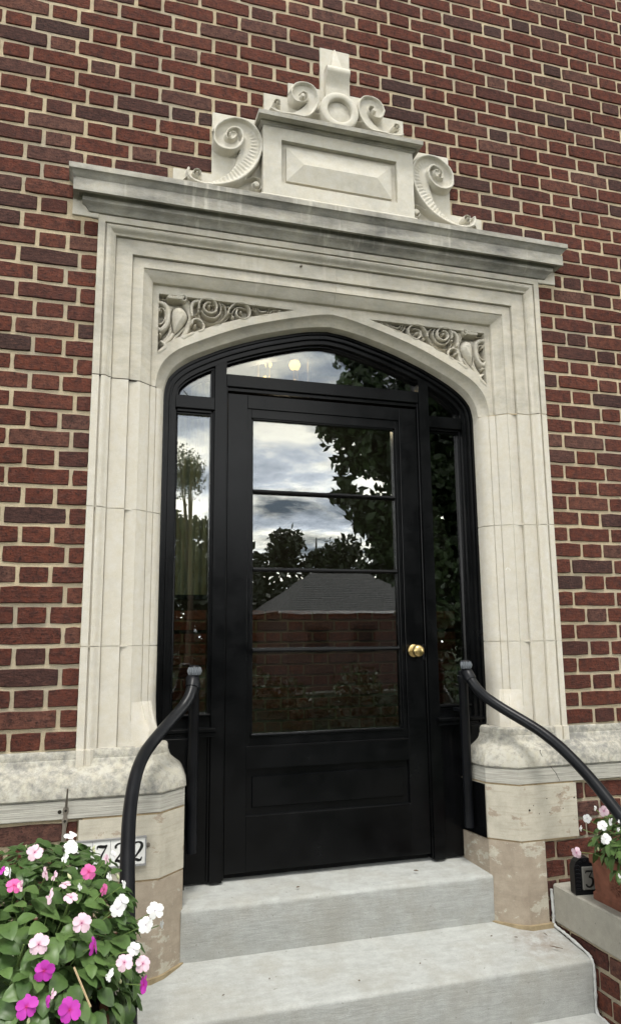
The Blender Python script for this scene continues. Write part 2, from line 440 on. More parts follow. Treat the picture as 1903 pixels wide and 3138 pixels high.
def offset_path(path, d):
    """offset a plan polyline to the left of its direction by d, mitred"""
    n = len(path); out = []
    for i in range(n):
        p = Vector(path[i])
        a = (p - Vector(path[i - 1])).normalized() if i > 0 else None
        b = (Vector(path[i + 1]) - p).normalized() if i < n - 1 else None
        if a is None: a = b
        if b is None: b = a
        na = Vector((-a.y, a.x)); nb = Vector((-b.y, b.x)); m = na + nb
        out.append(p + m * (d / max(0.2, (1 + na.dot(nb)))))
    return out
def sweep_plan(path, prof):
    """prof: list of (offset, z) swept along a plan path; returns MB with open ends capped"""
    offs = {d: offset_path(path, d) for d, z in prof}
    R = [[(offs[d][i].x, offs[d][i].y, z) for d, z in prof] for i in range(len(path))]
    mb = MB(); mb.rings(R, True, True); return mb

# ---- traced ornament curves (x, z) in metres and blossom positions
big_rim=[(0.63,2.905),(0.637,2.905),(0.641,2.914),(0.634,2.924),(0.623,2.921),(0.621,2.907),(0.63,2.893),(0.646,2.891),(0.662,2.901),(0.668,2.914),(0.662,2.925),(0.67,2.916),(0.671,2.895),(0.662,2.875),(0.639,2.863),(0.606,2.857),(0.563,2.86),(0.52,2.872),(0.479,2.89),(0.445,2.913),(0.411,2.948),(0.384,2.988),(0.366,3.032),(0.358,3.075),(0.36,3.113),(0.372,3.145),(0.393,3.171),(0.419,3.187),(0.451,3.194),(0.48,3.192),(0.509,3.18),(0.536,3.16),(0.555,3.137),(0.565,3.108),(0.565,3.082),(0.559,3.061),(0.544,3.046),(0.521,3.038),(0.494,3.039),(0.47,3.049),(0.452,3.067),(0.441,3.092),(0.44,3.115),(0.449,3.136),(0.462,3.146),(0.48,3.145),(0.497,3.136),(0.509,3.121),(0.513,3.104),(0.51,3.09),(0.498,3.086),(0.482,3.091),(0.471,3.104),(0.469,3.117),(0.474,3.124),(0.483,3.126),(0.492,3.122),(0.497,3.114),(0.495,3.107)]
big_inner=[(0.442,3.084),(0.45,3.053),(0.459,3.025),(0.467,2.989),(0.484,2.956),(0.512,2.925),(0.546,2.898),(0.579,2.883),(0.602,2.878),(0.622,2.882),(0.632,2.899)]
big_center=(0.486,3.108)
leaf=[(0.686,2.873),(0.673,2.886),(0.653,2.883),(0.62,2.869),(0.577,2.864),(0.536,2.869),(0.492,2.881),(0.458,2.896),(0.427,2.916),(0.4,2.932),(0.376,2.937),(0.358,2.925),(0.352,2.905),(0.361,2.885),(0.377,2.877),(0.391,2.885),(0.395,2.899),(0.386,2.912),(0.372,2.915)]
leaf_c=(0.376,2.903)
up_rim=[(0.284,3.314),(0.294,3.308),(0.299,3.316),(0.289,3.327),(0.278,3.318),(0.281,3.299),(0.298,3.289),(0.313,3.297),(0.316,3.312),(0.303,3.326),(0.321,3.314),(0.323,3.289),(0.316,3.275),(0.293,3.264),(0.259,3.261),(0.213,3.265),(0.173,3.264),(0.142,3.275),(0.116,3.305),(0.101,3.339),(0.098,3.373),(0.105,3.404),(0.121,3.426),(0.146,3.435),(0.177,3.433),(0.203,3.419),(0.219,3.393),(0.221,3.367),(0.211,3.344),(0.193,3.334),(0.168,3.337),(0.149,3.353),(0.145,3.373),(0.153,3.388),(0.167,3.39),(0.182,3.378)]
up_inner=[(0.146,3.352),(0.171,3.316),(0.197,3.294),(0.222,3.282),(0.252,3.277),(0.277,3.284),(0.295,3.294)]
up_center=(0.171,3.363)
up_small=[(0.135,3.283),(0.119,3.296),(0.101,3.301),(0.086,3.295),(0.081,3.282)]
sp_bar=[(0.725,2.393),(0.707,2.393),(0.691,2.393),(0.674,2.394)]
sp_barspiral=[(0.679,2.392),(0.674,2.405),(0.662,2.41),(0.654,2.402),(0.655,2.389),(0.663,2.383),(0.67,2.387),(0.669,2.396),(0.663,2.398)]
sp_egg=[(0.695,2.356),(0.676,2.359),(0.659,2.349),(0.646,2.327),(0.647,2.304),(0.66,2.28),(0.678,2.255),(0.697,2.239),(0.705,2.259),(0.71,2.289),(0.711,2.319),(0.706,2.343)]
sp_left=[(0.763,2.366),(0.747,2.364),(0.733,2.352),(0.726,2.333),(0.726,2.307),(0.729,2.281),(0.74,2.26),(0.756,2.245),(0.765,2.249)]
sp_left2=[(0.766,2.272),(0.757,2.274),(0.745,2.285),(0.737,2.306),(0.738,2.326),(0.747,2.343),(0.761,2.344),(0.764,2.333),(0.755,2.328)]
sp_body=[(0.649,2.391),(0.645,2.369),(0.635,2.344),(0.638,2.313),(0.641,2.282),(0.652,2.25),(0.664,2.228)]
sp_bodyl=[(0.717,2.354),(0.718,2.324),(0.716,2.288),(0.712,2.263),(0.718,2.237),(0.732,2.213),(0.748,2.194),(0.753,2.181)]
sp_neck=[(0.602,2.393),(0.619,2.387),(0.628,2.371),(0.629,2.345),(0.625,2.325)]
sp_tail=[(0.697,2.245),(0.711,2.223),(0.729,2.196),(0.745,2.184)]
sp_tail2=[(0.662,2.269),(0.68,2.242),(0.697,2.22),(0.71,2.193)]
sp_tail3=[(0.752,2.193),(0.74,2.18),(0.738,2.165),(0.751,2.151),(0.763,2.142)]
sp_roll=[(0.662,2.222),(0.649,2.23),(0.635,2.238),(0.625,2.244)]
sp_volA=[(0.597,2.362),(0.598,2.38),(0.59,2.399),(0.571,2.409),(0.546,2.409),(0.527,2.394),(0.521,2.374),(0.527,2.355),(0.544,2.345),(0.562,2.347),(0.575,2.359),(0.576,2.375),(0.565,2.389),(0.551,2.39)]
sp_volA2=[(0.587,2.353),(0.574,2.336),(0.555,2.327),(0.535,2.327),(0.516,2.338),(0.504,2.358),(0.503,2.382),(0.513,2.398)]
sp_volA3=[(0.499,2.398),(0.485,2.389),(0.48,2.371),(0.48,2.353),(0.491,2.328),(0.506,2.311)]
sp_leafA=[(0.604,2.329),(0.593,2.308),(0.574,2.296),(0.549,2.293),(0.523,2.297),(0.501,2.31),(0.484,2.329),(0.471,2.344),(0.459,2.349)]
sp_curl=[(0.625,2.289),(0.624,2.302),(0.613,2.311),(0.596,2.309),(0.581,2.297),(0.575,2.28),(0.58,2.264),(0.594,2.256)]
sp_balls=[(0.612,2.283,0.008),(0.598,2.349,0.008),(0.756,2.33,0.007),(0.45,2.34,0.01),(0.555,2.377,0.01),(0.758,2.225,0.01),(0.417,2.366,0.009)]
sp_volB=[(0.471,2.355),(0.465,2.378),(0.443,2.401),(0.414,2.409),(0.388,2.398),(0.375,2.377),(0.38,2.351),(0.4,2.336),(0.421,2.338),(0.436,2.354),(0.433,2.374)]
sp_volB2=[(0.453,2.352),(0.446,2.376),(0.424,2.392),(0.402,2.389)]
sp_crA=[(0.355,2.402),(0.351,2.382),(0.337,2.368),(0.312,2.366),(0.29,2.38),(0.282,2.402)]
sp_crB=[(0.342,2.409),(0.337,2.392),(0.32,2.383),(0.3,2.391)]
sp_end=[(0.282,2.386),(0.268,2.4),(0.251,2.4),(0.238,2.392)]
sp_end2=[(0.229,2.4),(0.221,2.391),(0.208,2.393),(0.201,2.403)]
sp_end_balls=[(0.241,2.394,0.008),(0.452,2.337,0.008)]
fl_left=[(-1.021,-0.866,0.463,0.039,'W',0),(-1.025,-0.755,0.462,0.038,'W',3),(-1.032,-0.934,0.458,0.027,'W',1),(-0.923,-0.868,0.436,0.029,'W',1),(-0.935,-0.991,0.424,0.02,'W',1),(-0.903,-0.992,0.406,0.021,'W',1),(-0.998,-1.048,0.426,0.018,'W',1),(-1.015,-1.079,0.415,0.034,'L',2),(-0.91,-1.051,0.387,0.035,'W',0),(-0.92,-1.075,0.381,0.037,'W',0),(-0.829,-0.965,0.334,0.044,'W',0),(-0.857,-1.047,0.334,0.039,'W',0),(-0.811,-0.953,0.299,0.022,'W',1),(-0.886,-1.116,0.313,0.03,'W',0),(-1.099,-0.893,0.464,0.043,'L',0),(-1.07,-1.005,0.446,0.031,'L',1),(-1.056,-1.075,0.42,0.037,'L',1),(-1.028,-1.044,0.432,0.028,'L',2),(-0.992,-1.128,0.379,0.042,'L',0),(-1.071,-1.162,0.36,0.044,'L',0),(-0.906,-1.144,0.301,0.037,'L',0),(-0.866,-1.11,0.281,0.039,'L',0),(-0.941,-0.909,0.441,0.025,'L',1),(-1.146,-0.977,0.449,0.028,'W',1),(-1.051,-1.016,0.443,0.025,'L',1),(-0.98,-0.994,0.439,0.038,'P',0),(-0.948,-1.042,0.413,0.028,'P',1),(-1.131,-1.031,0.436,0.037,'P',0),(-1.116,-1.039,0.435,0.027,'L',1),(-0.968,-1.155,0.343,0.037,'M',1),(-1.058,-1.19,0.322,0.043,'M',0),(-1.085,-1.214,0.273,0.046,'M',0),(-1.009,-1.213,0.257,0.048,'M',0),(-0.863,-1.123,0.246,0.04,'M',1),(-1.048,-1.211,0.276,0.024,'M',1),(-1.04,-1.206,0.287,0.02,'L',1),(-1.162,-0.961,0.45,0.021,'M',1),(-0.935,-1.171,0.292,0.028,'W',1)]
fl_right=[(0.91,-0.314,0.3,0.022,'W',1),(0.884,-0.399,0.31,0.043,'L',0),(0.932,-0.381,0.321,0.028,'W',2),(0.882,-0.301,0.263,0.036,'W',0),(0.858,-0.29,0.229,0.024,'W',1),(0.825,-0.462,0.279,0.042,'W',0),(0.837,-0.495,0.298,0.031,'W',1),(0.801,-0.508,0.247,0.041,'W',0),(0.823,-0.55,0.286,0.018,'W',1),(0.844,-0.532,0.305,0.018,'W',1),(0.834,-0.29,0.148,0.044,'L',0),(0.787,-0.585,0.154,0.018,'W',1)]

# ================================================================== BRICK WALL
MORT = 0.0128
def brick_mesh_data(L, H, seed, depth=0.03):
    r = random.Random(seed)
    nx = 4 if L > 0.15 else 2
    pts = []
    hx, hz = L / 2, H / 2
    j = lambda s=0.0015: r.uniform(-s, s)
    for i in range(nx): pts.append((-hx + L * i / nx + (0.0016 if i == 0 else j()), -hz + j(0.0017) + (0.001 if i == 0 else 0)))
    for i in range(1): pts.append((hx - 0.002 + j(), -hz + 0.002 + j()))
    pts.append((hx + j(), 0 + j()))
    for i in range(nx): pts.append((hx - L * i / nx - (0.0016 if i == 0 else j()), hz + j(0.0017) - (0.001 if i == 0 else 0)))
    pts.append((-hx + 0.002 + j(), hz - 0.002 + j()))
    pts.append((-hx + j(), j()))
    n = len(pts); b = 0.0022
    def inset(p): return (p[0] * (1 - b / hx), p[1] * (1 - b / hz))
    V = [(inset(p)[0], 0.0 + r.uniform(-0.0006, 0.0006), inset(p)[1]) for p in pts]
    V += [(p[0], 0.0035, p[1]) for p in pts] + [(p[0], depth, p[1]) for p in pts]
    F = [tuple(range(n))]
    for a in (0, n):
        F += [(a + i, a + (i + 1) % n, a + (i + 1) % n + n, a + i + n) for i in range(n)]
    return V, F
_BM = {}
def brick_mesh(L, H, var):
    key = (round(L, 3), round(H, 3), var)
    if key not in _BM:
        V, F = brick_mesh_data(key[0], key[1], hash((key[0], var)) % 9999)
        _BM[key] = mesh_from('brick', V, F, M_BRICK)
    return _BM[key]

def course_intervals(k_odd, xa, xb, phase, period=0.3418, s=0.2283):
    """Flemish bond: stretcher then header, alternate courses centred on each other"""
    st = phase if k_odd else phase + s / 2 + 0.0567 - s / 1.0 + 0.0
    out = []
    st = phase - s if k_odd else -1.135 + (phase + 1.085)
    n0 = int(math.floor((xa - st) / period)) - 1
    x = st + n0 * period
    while x < xb:
        out.append((x, x + s)); out.append((x + s, x + period)); x += period
    return [(max(a, xa), min(b, xb)) for a, b in out if b > xa + 0.03 and a < xb - 0.03]
def cut(iv, holes):
    for ha, hb in holes:
        nv = []
        for a, b in iv:
            if b <= ha or a >= hb: nv.append((a, b)); continue
            if a < ha - 0.03: nv.append((a, ha + 0.0045))
            if b > hb + 0.03: nv.append((hb - 0.0045, b))
        iv = nv
    return iv
UP_HOLES = [(-1.020, 1.020, 0.5, 2.66), (-1.121, 1.121, 2.653, 2.82), (-0.728, 0.728, 2.80, 2.936), (-0.565, 0.565, 2.93, 3.234),
            (-0.337, 0.337, 3.23, 3.381), (-0.225, 0.225, 3.378, 3.457), (-0.071, 0.071, 3.45, 3.678)]
BR = []   # (x0,x1,z0,z1,yfront)
CZ = 0.0738
for k in range(0, 66):
    z0 = 0.578 + k * CZ; zm = z0 + CZ / 2
    holes = [(h[0], h[1]) for h in UP_HOLES if h[2] < zm < h[3]]
    jit = random.uniform(-0.004, 0.004)
    for side in (0, 1):
        ph = -1.085 + jit + (0.028 if (side and zm < 2.9) else 0.0)
        iv = course_intervals(k % 2 == 1, -3.4 if not side else 0.0, 0.0 if not side else 3.9, ph)
        if side == 0 and not any(a < 0 < b for a, b in holes):
            iv = course_intervals(k % 2 == 1, -3.4, 3.9, ph)
        elif side == 1 and not any(a < 0 < b for a, b in holes): continue
        for a, b in cut(iv, holes):
            if b - a > 0.035: BR.append((a, b, z0, z0 + CZ, 0.0))
for k in range(0, 14):
    z1 = 0.3545 - k * 0.0745; z0 = z1 - 0.0745; zm = (z0 + z1) / 2
    lim = 1.004 if zm > 0.138 else 0.838
    for sgn in (-1, 1):
        base = course_intervals(k % 2 == 0, -3.4, -0.5, -1.049 + (0 if k % 2 == 0 else -0.022))
        for a, b in cut(base, [(-lim, lim)]):
            if b - a > 0.03:
                BR.append((a, b, z0, z1, -0.060) if sgn < 0 else (-b, -a, z0, z1, -0.060))
def project(x, y, z):
    d = Vector((x, y, z)) - CAM_POS; w = d.dot(FV)
    return 951.5 + 2245.2 * d.dot(RV) / w, 1569 - 2245.2 * d.dot(UV) / w
def seen_area(b):
    P = [project(x, b[4], z) for x in (b[0], b[1]) for z in (b[2], b[3])]
    xs = [min(max(p[0], 0), 1903) for p in P]; ys = [min(max(p[1], 0), 3138) for p in P]
    w = (abs(P[0][0] - P[2][0])); h = abs(P[0][1] - P[1][1])
    cx = sum(p[0] for p in P) / 4; cy = sum(p[1] for p in P) / 4
    if not (-20 < cx < 1923 and -20 < cy < 3158): return 0
    if cy > 2680 and cx < 600: return 0
    return w * h
BR.sort(key=seen_area, reverse=True)
wall = thing('brick_wall', (0, 0.15, -0.65), 'red brick house wall in Flemish bond with tan mortar around the stone doorway', 'wall')
rr = random.Random(3)
for b in BR[:300]:
    L = b[1] - b[0] - MORT; H = b[3] - b[2] - MORT
    L = round(L / 0.004) * 0.004 if L not in (0.2148, 0.1) else L
    o = bpy.data.objects.new('brick', brick_mesh(L, H, rr.randrange(6)))
    reg(o, ((b[0] + b[1]) / 2, b[4] + rr.uniform(-0.0025, 0.003), (b[2] + b[3]) / 2 + rr.uniform(-0.001, 0.001)), wall)
    o.rotation_euler = (rr.uniform(-.012, .012), rr.uniform(-.008, .008), rr.uniform(-.008, .008))
mb = MB(); tones = []
for b in BR[300:]:
    L = b[1] - b[0] - MORT; H = b[3] - b[2] - MORT
    V, F = brick_mesh_data(L, H, rr.randrange(99999))
    c = Vector(((b[0] + b[1]) / 2, b[4] + rr.uniform(-0.0025, 0.003), (b[2] + b[3]) / 2))
    t1, t2 = rr.uniform(-.008, .008), rr.uniform(-.008, .008)
    mb.add([(c.x + x - z * t1, c.y + y + x * t2, c.z + z + x * t1) for x, y, z in V], F); tones += [rr.random()] * len(F)
ob = mb.build('brickwork', M_BRICK, wall, kind='stuff', org=(0, 0, 0))
at = ob.data.attributes.new('tone', 'FLOAT', 'FACE'); at.data.foreach_set('value', tones)
mb = MB()
ym = 0.0062
for x0, x1, z0, z1 in ((-3.4, -0.98, 0.55, 2.66), (0.98, 3.9, 0.55, 2.66), (-3.4, 3.9, 2.66, 5.45)):
    mb.box(x0, x1, ym, 0.30, z0, z1)
for x0, x1 in ((-3.4, -0.81), (0.81, 3.9)): mb.box(x0, x1, -0.0505, 0.30, -0.70, 0.40)
mb.build('mortar', M_MORTAR, wall, org=(0, 0, 0))

# ================================================================== STONE DOORCASE
case = thing('stone_doorway', (0, 0.0, -0.2), 'carved pale limestone door surround with a Tudor arch and scrolled pediment', 'stone doorway')
DZ = 1.646
# moulding section: (distance from the centre line, depth)
MOULD = [(1.0225, 0.06), (1.0225, -0.006), (1.0210, -0.008), (0.9955, -0.008), (0.9945, 0.0035), (0.9895, 0.0035), (0.9880, -0.007), (0.9830, -0.0105), (0.9770, -0.0105),
         (0.9710, -0.007), (0.9660, -0.001), (0.9610, 0.005), (0.9560, 0.0085), (0.9520, 0.009), (0.9510, 0.010), (0.9510, 0.0260), (0.9488, 0.0260), (0.9480, 0.0222), (0.8830, 0.0190), (0.8820, 0.0200), (0.8820, 0.0365), (0.8800, 0.0365), (0.8792, 0.0328),
         (0.8362, 0.0290), (0.8350, 0.0300), (0.8345, 0.0350), (0.8325, 0.0355)]
IN_JAMB = [(0.7965, 0.0665), (0.7955, 0.0735), (0.7935, 0.0740), (0.7925, 0.0705), (0.7705, 0.0850), (0.7695, 0.0910), (0.7678, 0.0910), (0.7665, 0.0875), (0.7560, 0.0930), (0.7465, 0.1030), (0.7400, 0.1150), (0.7355, 0.1245), (0.7310, 0.1660), (0.7310, 0.26)]
JPROF = MOULD + IN_JAMB + [(1.0225, 0.26)]
JN = [1.990, 1.467, 0.944, 0.578]
for sgn in (-1, 1):
    for i in range(3):
        zt = JN[i] - 0.0016; zb = JN[i + 1] + 0.0016
        mb = MB()
        if i < 2:
            mb.rings([[(sgn * x, y, z) for x, y in JPROF] for z in (zb, zt)])
        else:
            # square stop at the foot with the broach above it
            mb.rings([[(sgn * x, y, z) for x, y in JPROF] for z in (0.735, zt)])
            nI = len(IN_JAMB) + 1
            stop = [(0.812, 0.0300), (0.790, 0.0300), (0.766, 0.0300)] + [tuple(np.array((0.765, 0.0308)) * (1 - t) + np.array((0.7305, 0.0600)) * t) for t in np.linspace(0, 1, 6)] + [tuple(np.array((0.7295, 0.0620)) * (1 - t) + np.array((0.7270, 0.1660)) * t) for t in np.linspace(0, 1, nI - 10)] + [(0.7270, 0.26)]
            js = MOULD[:-3] + [(0.8340, 0.0298), (0.8300, 0.0300)] + stop + [(1.0225, 0.26)]
            assert len(js) == len(JPROF), (len(js), len(JPROF))
            mid = [tuple(np.array(a) * 0.5 + np.array(b) * 0.5) for a, b in zip(js, JPROF)]
            mb.rings([[(sgn * x, y, 0.578) for x, y in js], [(sgn * x, y, 0.629) for x, y in js], [(sgn * x, y, 0.668) for x, y in mid], [(sgn * x, y, 0.735) for x, y in JPROF]])
        mb.build('jamb_stone', M_STONE, case, 32)
    mb = MB()
    for z in JN[1:3]: mb.plan([(sgn * x, y) for x, y in [(1.019, 0.20), (1.019, -0.003), (0.996, -0.004), (0.952, 0.014), (0.952, 0.024), (0.885, 0.024), (0.836, 0.034), (0.799, 0.070), (0.772, 0.089), (0.740, 0.128), (0.7335, 0.2)]], z - 0.003, z + 0.003)
    mb.build('joint_mortar', M_STONE, case)
    # outer fillets run down over the water table
    mb = MB(); mb.plan([(sgn * x, y) for x, y in [(1.0215, 0.05), (1.0215, -0.0175), (0.9950, -0.0175), (0.9935, -0.010), (0.9890, -0.010), (0.986, -0.0175), (0.972, -0.0165), (0.962, -0.006), (0.957, 0.05)]], 0.516, 0.579)
    mb.build('moulding_stop', M_STONE, case)
# lintel stones: the same section carried round the head, mitred, split by a centre joint
HPROF = MOULD + [(0.7950, 0.0680), (0.7930, 0.0850), (0.7930, 0.26), (1.0225, 0.26)]
for sgn in (-1, 1):
    R = [[(sgn * x, y, 1.9925) for x, y in HPROF], [(sgn * x, y, x + DZ) for x, y in HPROF], [(sgn * 0.0004, y, x + DZ) for x, y in HPROF]]
    MB().rings(R).build('lintel_stone', M_HEADER, case, 32)

C0 = spline([(0, 2.403), (.065, 2.394), (.142, 2.376), (.24, 2.350), (.36, 2.313), (.45, 2.279), (.53, 2.243), (.61, 2.204), (.665, 2.175), (.705, 2.146), (.740, 2.107), (.760, 2.066), (.769, 2.028), (.7705, 1.9925)], 5)
C1 = spline([(0, 2.361), (.078, 2.351), (.157, 2.335), (.265, 2.306), (.36, 2.276), (.434, 2.246), (.506, 2.215), (.59, 2.175), (.634, 2.150), (.68, 2.115), (.71, 2.078), (.726, 2.045), (.734, 2.010), (.7355, 1.9925)], 5)
C2 = spline([(0, 2.354), (.09, 2.343), (.17, 2.324), (.28, 2.293), (.355, 2.268), (.44, 2.236), (.50, 2.210), (.57, 2.175), (.626, 2.143), (.675, 2.106), (.713, 2.061), (.726, 2.020), (.731, 1.985), (.7315, 1.9925 - 0.06)], 5)
# hollow chamfer and soffit of the arch
NA = 70
def resample(C, n, zend=None):
    C = np.array(C); d = np.r_[0, np.cumsum(np.linalg.norm(np.diff(C, axis=0), axis=1))]
    t = np.linspace(0, d[-1], n); return np.c_[np.interp(t, d, C[:, 0]), np.interp(t, d, C[:, 1])]
A0, A1, A2 = resample(C0, NA), resample(C1, NA), resample(C2, NA)
for sgn in (-1, 1):
    R = []
    for i in range(NA):
        p0, p1, p2 = A0[i], A1[i], A2[i]
        pts = []
        for t in (0, .25, .5, .75, 1.0):       # hollow: bows back into the stone
            q = p0 * (1 - t) + p1 * t; n_ = (p0 - p1); bow = 0.16 * math.sin(math.pi * t)
            q = q + n_ * bow; y = 0.0850 + (0.125 - 0.085) * t + 0.004 * math.sin(math.pi * t)
            pts.append((sgn * q[0], y, q[1]))
        pts.append((sgn * p2[0], 0.166, p2[1])); pts.append((sgn * p2[0], 0.26, p2[1]))
        pts.append((sgn * (p0[0] + 0.004), 0.26, p0[1] + 0.012)); pts.append((sgn * (p0[0] + 0.003), 0.10, p0[1] + 0.010))
        R.append(pts)
    MB().rings(R).build('arch_soffit', M_HEADER, case, 40)

# ---------------------------------------------------------------- carved relief helpers
def seg_dist(X, Z, P):
    P = np.asarray(P); D = np.full(X.shape, 1e9); T = np.zeros(X.shape)
    cum = 0.0
    for (ax, az_), (bx, bz) in zip(P[:-1], P[1:]):
        ex, ez = bx - ax, bz - az_; l2 = ex * ex + ez * ez + 1e-12
        t = np.clip(((X - ax) * ex + (Z - az_) * ez) / l2, 0, 1)
        d = np.hypot(X - ax - t * ex, Z - az_ - t * ez); m = d < D
        D[m] = d[m]; T[m] = (cum + t * math.sqrt(l2))[m]; cum += math.sqrt(l2)
    return D, T, cum
def inside(X, Z, P):
    P = np.asarray(P); r = np.zeros(X.shape, bool); n = len(P); j = n - 1
    for i in range(n):
        xi, zi = P[i]; xj, zj = P[j]
        c = ((zi > Z) != (zj > Z)) & (X < (xj - xi) * (Z - zi) / (zj - zi + 1e-12) + xi)
        r ^= c; j = i
    return r
def up(H, v): np.maximum(H, v, out=H)
def stroke(H, X, Z, P, r, h, kind='round', r1=None, n=5):
    P = spline(P, n); D, T, tot = seg_dist(X, Z, P)
    rad = r if r1 is None else r + (r1 - r) * T / tot
    if kind == 'round': v = np.where(D < rad, h * np.sqrt(np.clip(1 - (D / rad) ** 3.5, 0, 1)), 0)
    elif kind == 'leaf': v = np.where(D < rad, h * (0.45 + 0.55 * np.abs(D / rad) ** 1.5), 0)
    else: v = np.where(D < rad, h * np.clip((rad - D) / 0.0022, 0, 1), 0)
    up(H, v); return D, T
def disc(H, X, Z, c, r, h, dome=False):
    d = np.hypot(X - c[0], Z - c[1])
    up(H, np.where(d < r, h * (np.sqrt(np.clip(1 - (d / r) ** 2, 0, 1)) if dome else np.clip((r - d) / 0.002, 0, 1)), 0))
def relief(name, X, Z, Y, sgn, mat, parent, **kw):
    nz, nx = X.shape
    V = np.stack([sgn * X, Y, Z], -1).reshape(-1, 3)
    idx = np.arange(nz * nx).reshape(nz, nx)
    F = np.stack([idx[:-1, :-1], idx[:-1, 1:], idx[1:, 1:], idx[1:, :-1]], -1).reshape(-1, 4)
    if sgn < 0: F = F[:, ::-1]
    return mk(name, V.tolist(), F.tolist(), mat, parent, 50, False, **kw)
def smooth(H, k=1):
    for _ in range(k):
        P = np.pad(H, 1, mode='edge'); H = (P[:-2, 1:-1] + P[2:, 1:-1] + P[1:-1, :-2] + P[1:-1, 2:] + 4 * P[1:-1, 1:-1]) / 8
    return H

# ---------------------------------------------------------------- spandrels
nx, nz = 380, 150
xs = np.linspace(0.0, 0.7925, nx)
c0x, c0z = A0[:, 0], A0[:, 1]
zarch = np.interp(xs, c0x, c0z); zarch[xs > c0x.max()] = 1.9925
# near the springing the curve is steep: carry the lower edge down to the joint
T_ = np.linspace(0, 1, nz)
X = np.repeat(xs[None], nz, 0); ZT = 2.4395
Z = zarch[None] * (1 - T_[:, None]) + ZT * T_[:, None]
H = np.zeros_like(X)
D0, _, _ = seg_dist(X, Z, np.vstack([A0]))
sunk = np.where((X > 0.150) & (X < 0.7665) & (Z < 2.4035 - 0.002) & (D0 > 0.034 + 0.012 * np.clip((X - 0.3) / 0.4, 0, 1)), 1.0, 0.0)
topgap = 2.4035 - Z
G = np.zeros_like(X)
stroke(G, X, Z, sp_body, .019, .013, 'round', .012); stroke(G, X, Z, sp_bodyl, .014, .012, 'round', .008)
stroke(G, X, Z, sp_left, .0135, .019, 'round'); stroke(G, X, Z, sp_left2, .0050, .016, 'round')
stroke(G, X, Z, sp_neck, .011, .020, 'round', .007)
stroke(G, X, Z, sp_tail, .010, .015, 'round'); stroke(G, X, Z, sp_tail2, .009, .013, 'round', .006); stroke(G, X, Z, sp_tail3, .009, .020, 'round', .005)
stroke(G, X, Z, sp_bar, .0115, .024, 'round'); stroke(G, X, Z, sp_barspiral, .0042, .025, 'round')
m = inside(X, Z, spline(sp_egg + sp_egg[:1], 4)); De, _, _ = seg_dist(X, Z, spline(sp_egg + sp_egg[:1], 4))
up(G, np.where(m, 0.010 + 0.014 * np.sqrt(np.clip(De / 0.026, 0, 1)), 0))
G = np.where(~m & (De < 0.0035), np.minimum(G, 0.006), G)
stroke(G, X, Z, sp_roll, .012, .020, 'round', .009)
for nm, r_, h_ in ((sp_volA, .0054, .022), (sp_volA2, .0040, .018), (sp_volA3, .0042, .015), (sp_volB, .0050, .021), (sp_volB2, .0045, .014), (sp_crB, .0042, .014), (sp_end2, .0042, .012)):
    stroke(G, X, Z, nm, r_, h_, 'round')
stroke(G, X, Z, sp_leafA, .0095, .020, 'leaf', .007); stroke(G, X, Z, sp_crA, .0080, .018, 'leaf', .006); stroke(G, X, Z, sp_end, .0065, .014, 'round')
stroke(G, X, Z, sp_curl, .0065, .020, 'round')
for bx, bz, br in sp_balls + sp_end_balls: disc(G, X, Z, (bx, bz), br, .020, True)
disc(G, X, Z, (sp_volB[0][0] - 0.0, sp_volB[0][1]), .002, .0); 
up(G, np.where((topgap > 0.010) & (topgap < 0.016) & (X > 0.26), 0.010, 0))
G = np.where(G > 0.0005, G, 0.0)
rough = RNG.normal(0, 1, G.shape); rough = smooth(rough, 3) * 0.0014
Hs = np.where(sunk > 0, -0.050 + np.clip(G * 2.35, 0, 0.054) + np.where(G > .004, rough, rough * .3), 0.0)
Hs = np.where((sunk == 0) & (G > 0.0105) & (X > 0.15) & (X < 0.785) & (D0 > 0.018) & (Z < 2.412), np.maximum(0, (G - 0.0105) * 0.3), Hs)
for sgn in (-1, 1): relief('spandrel_carving', X, Z, 0.0850 - Hs, sgn, M_HEADER, case)
mb = MB()
for sgn in (-1, 1): mb.prism([(sgn * x, z) for x, z in [(0.0, 2.446), (0.0, 2.4405), (0.793, 2.4405), (0.793, 2.446)]], 0.080, 0.2)
# solid stone behind the carving
for sgn in (-1, 1):
    poly = [(sgn * (x + .005), z + 0.014) for x, z in A0[::6]] + [(sgn * 0.7925, 2.0), (sgn * 0.7925, 2.44), (0, 2.44)]
    mb.prism(poly, 0.138, 0.255)
mb.build('spandrel_core', M_HEADER, case)

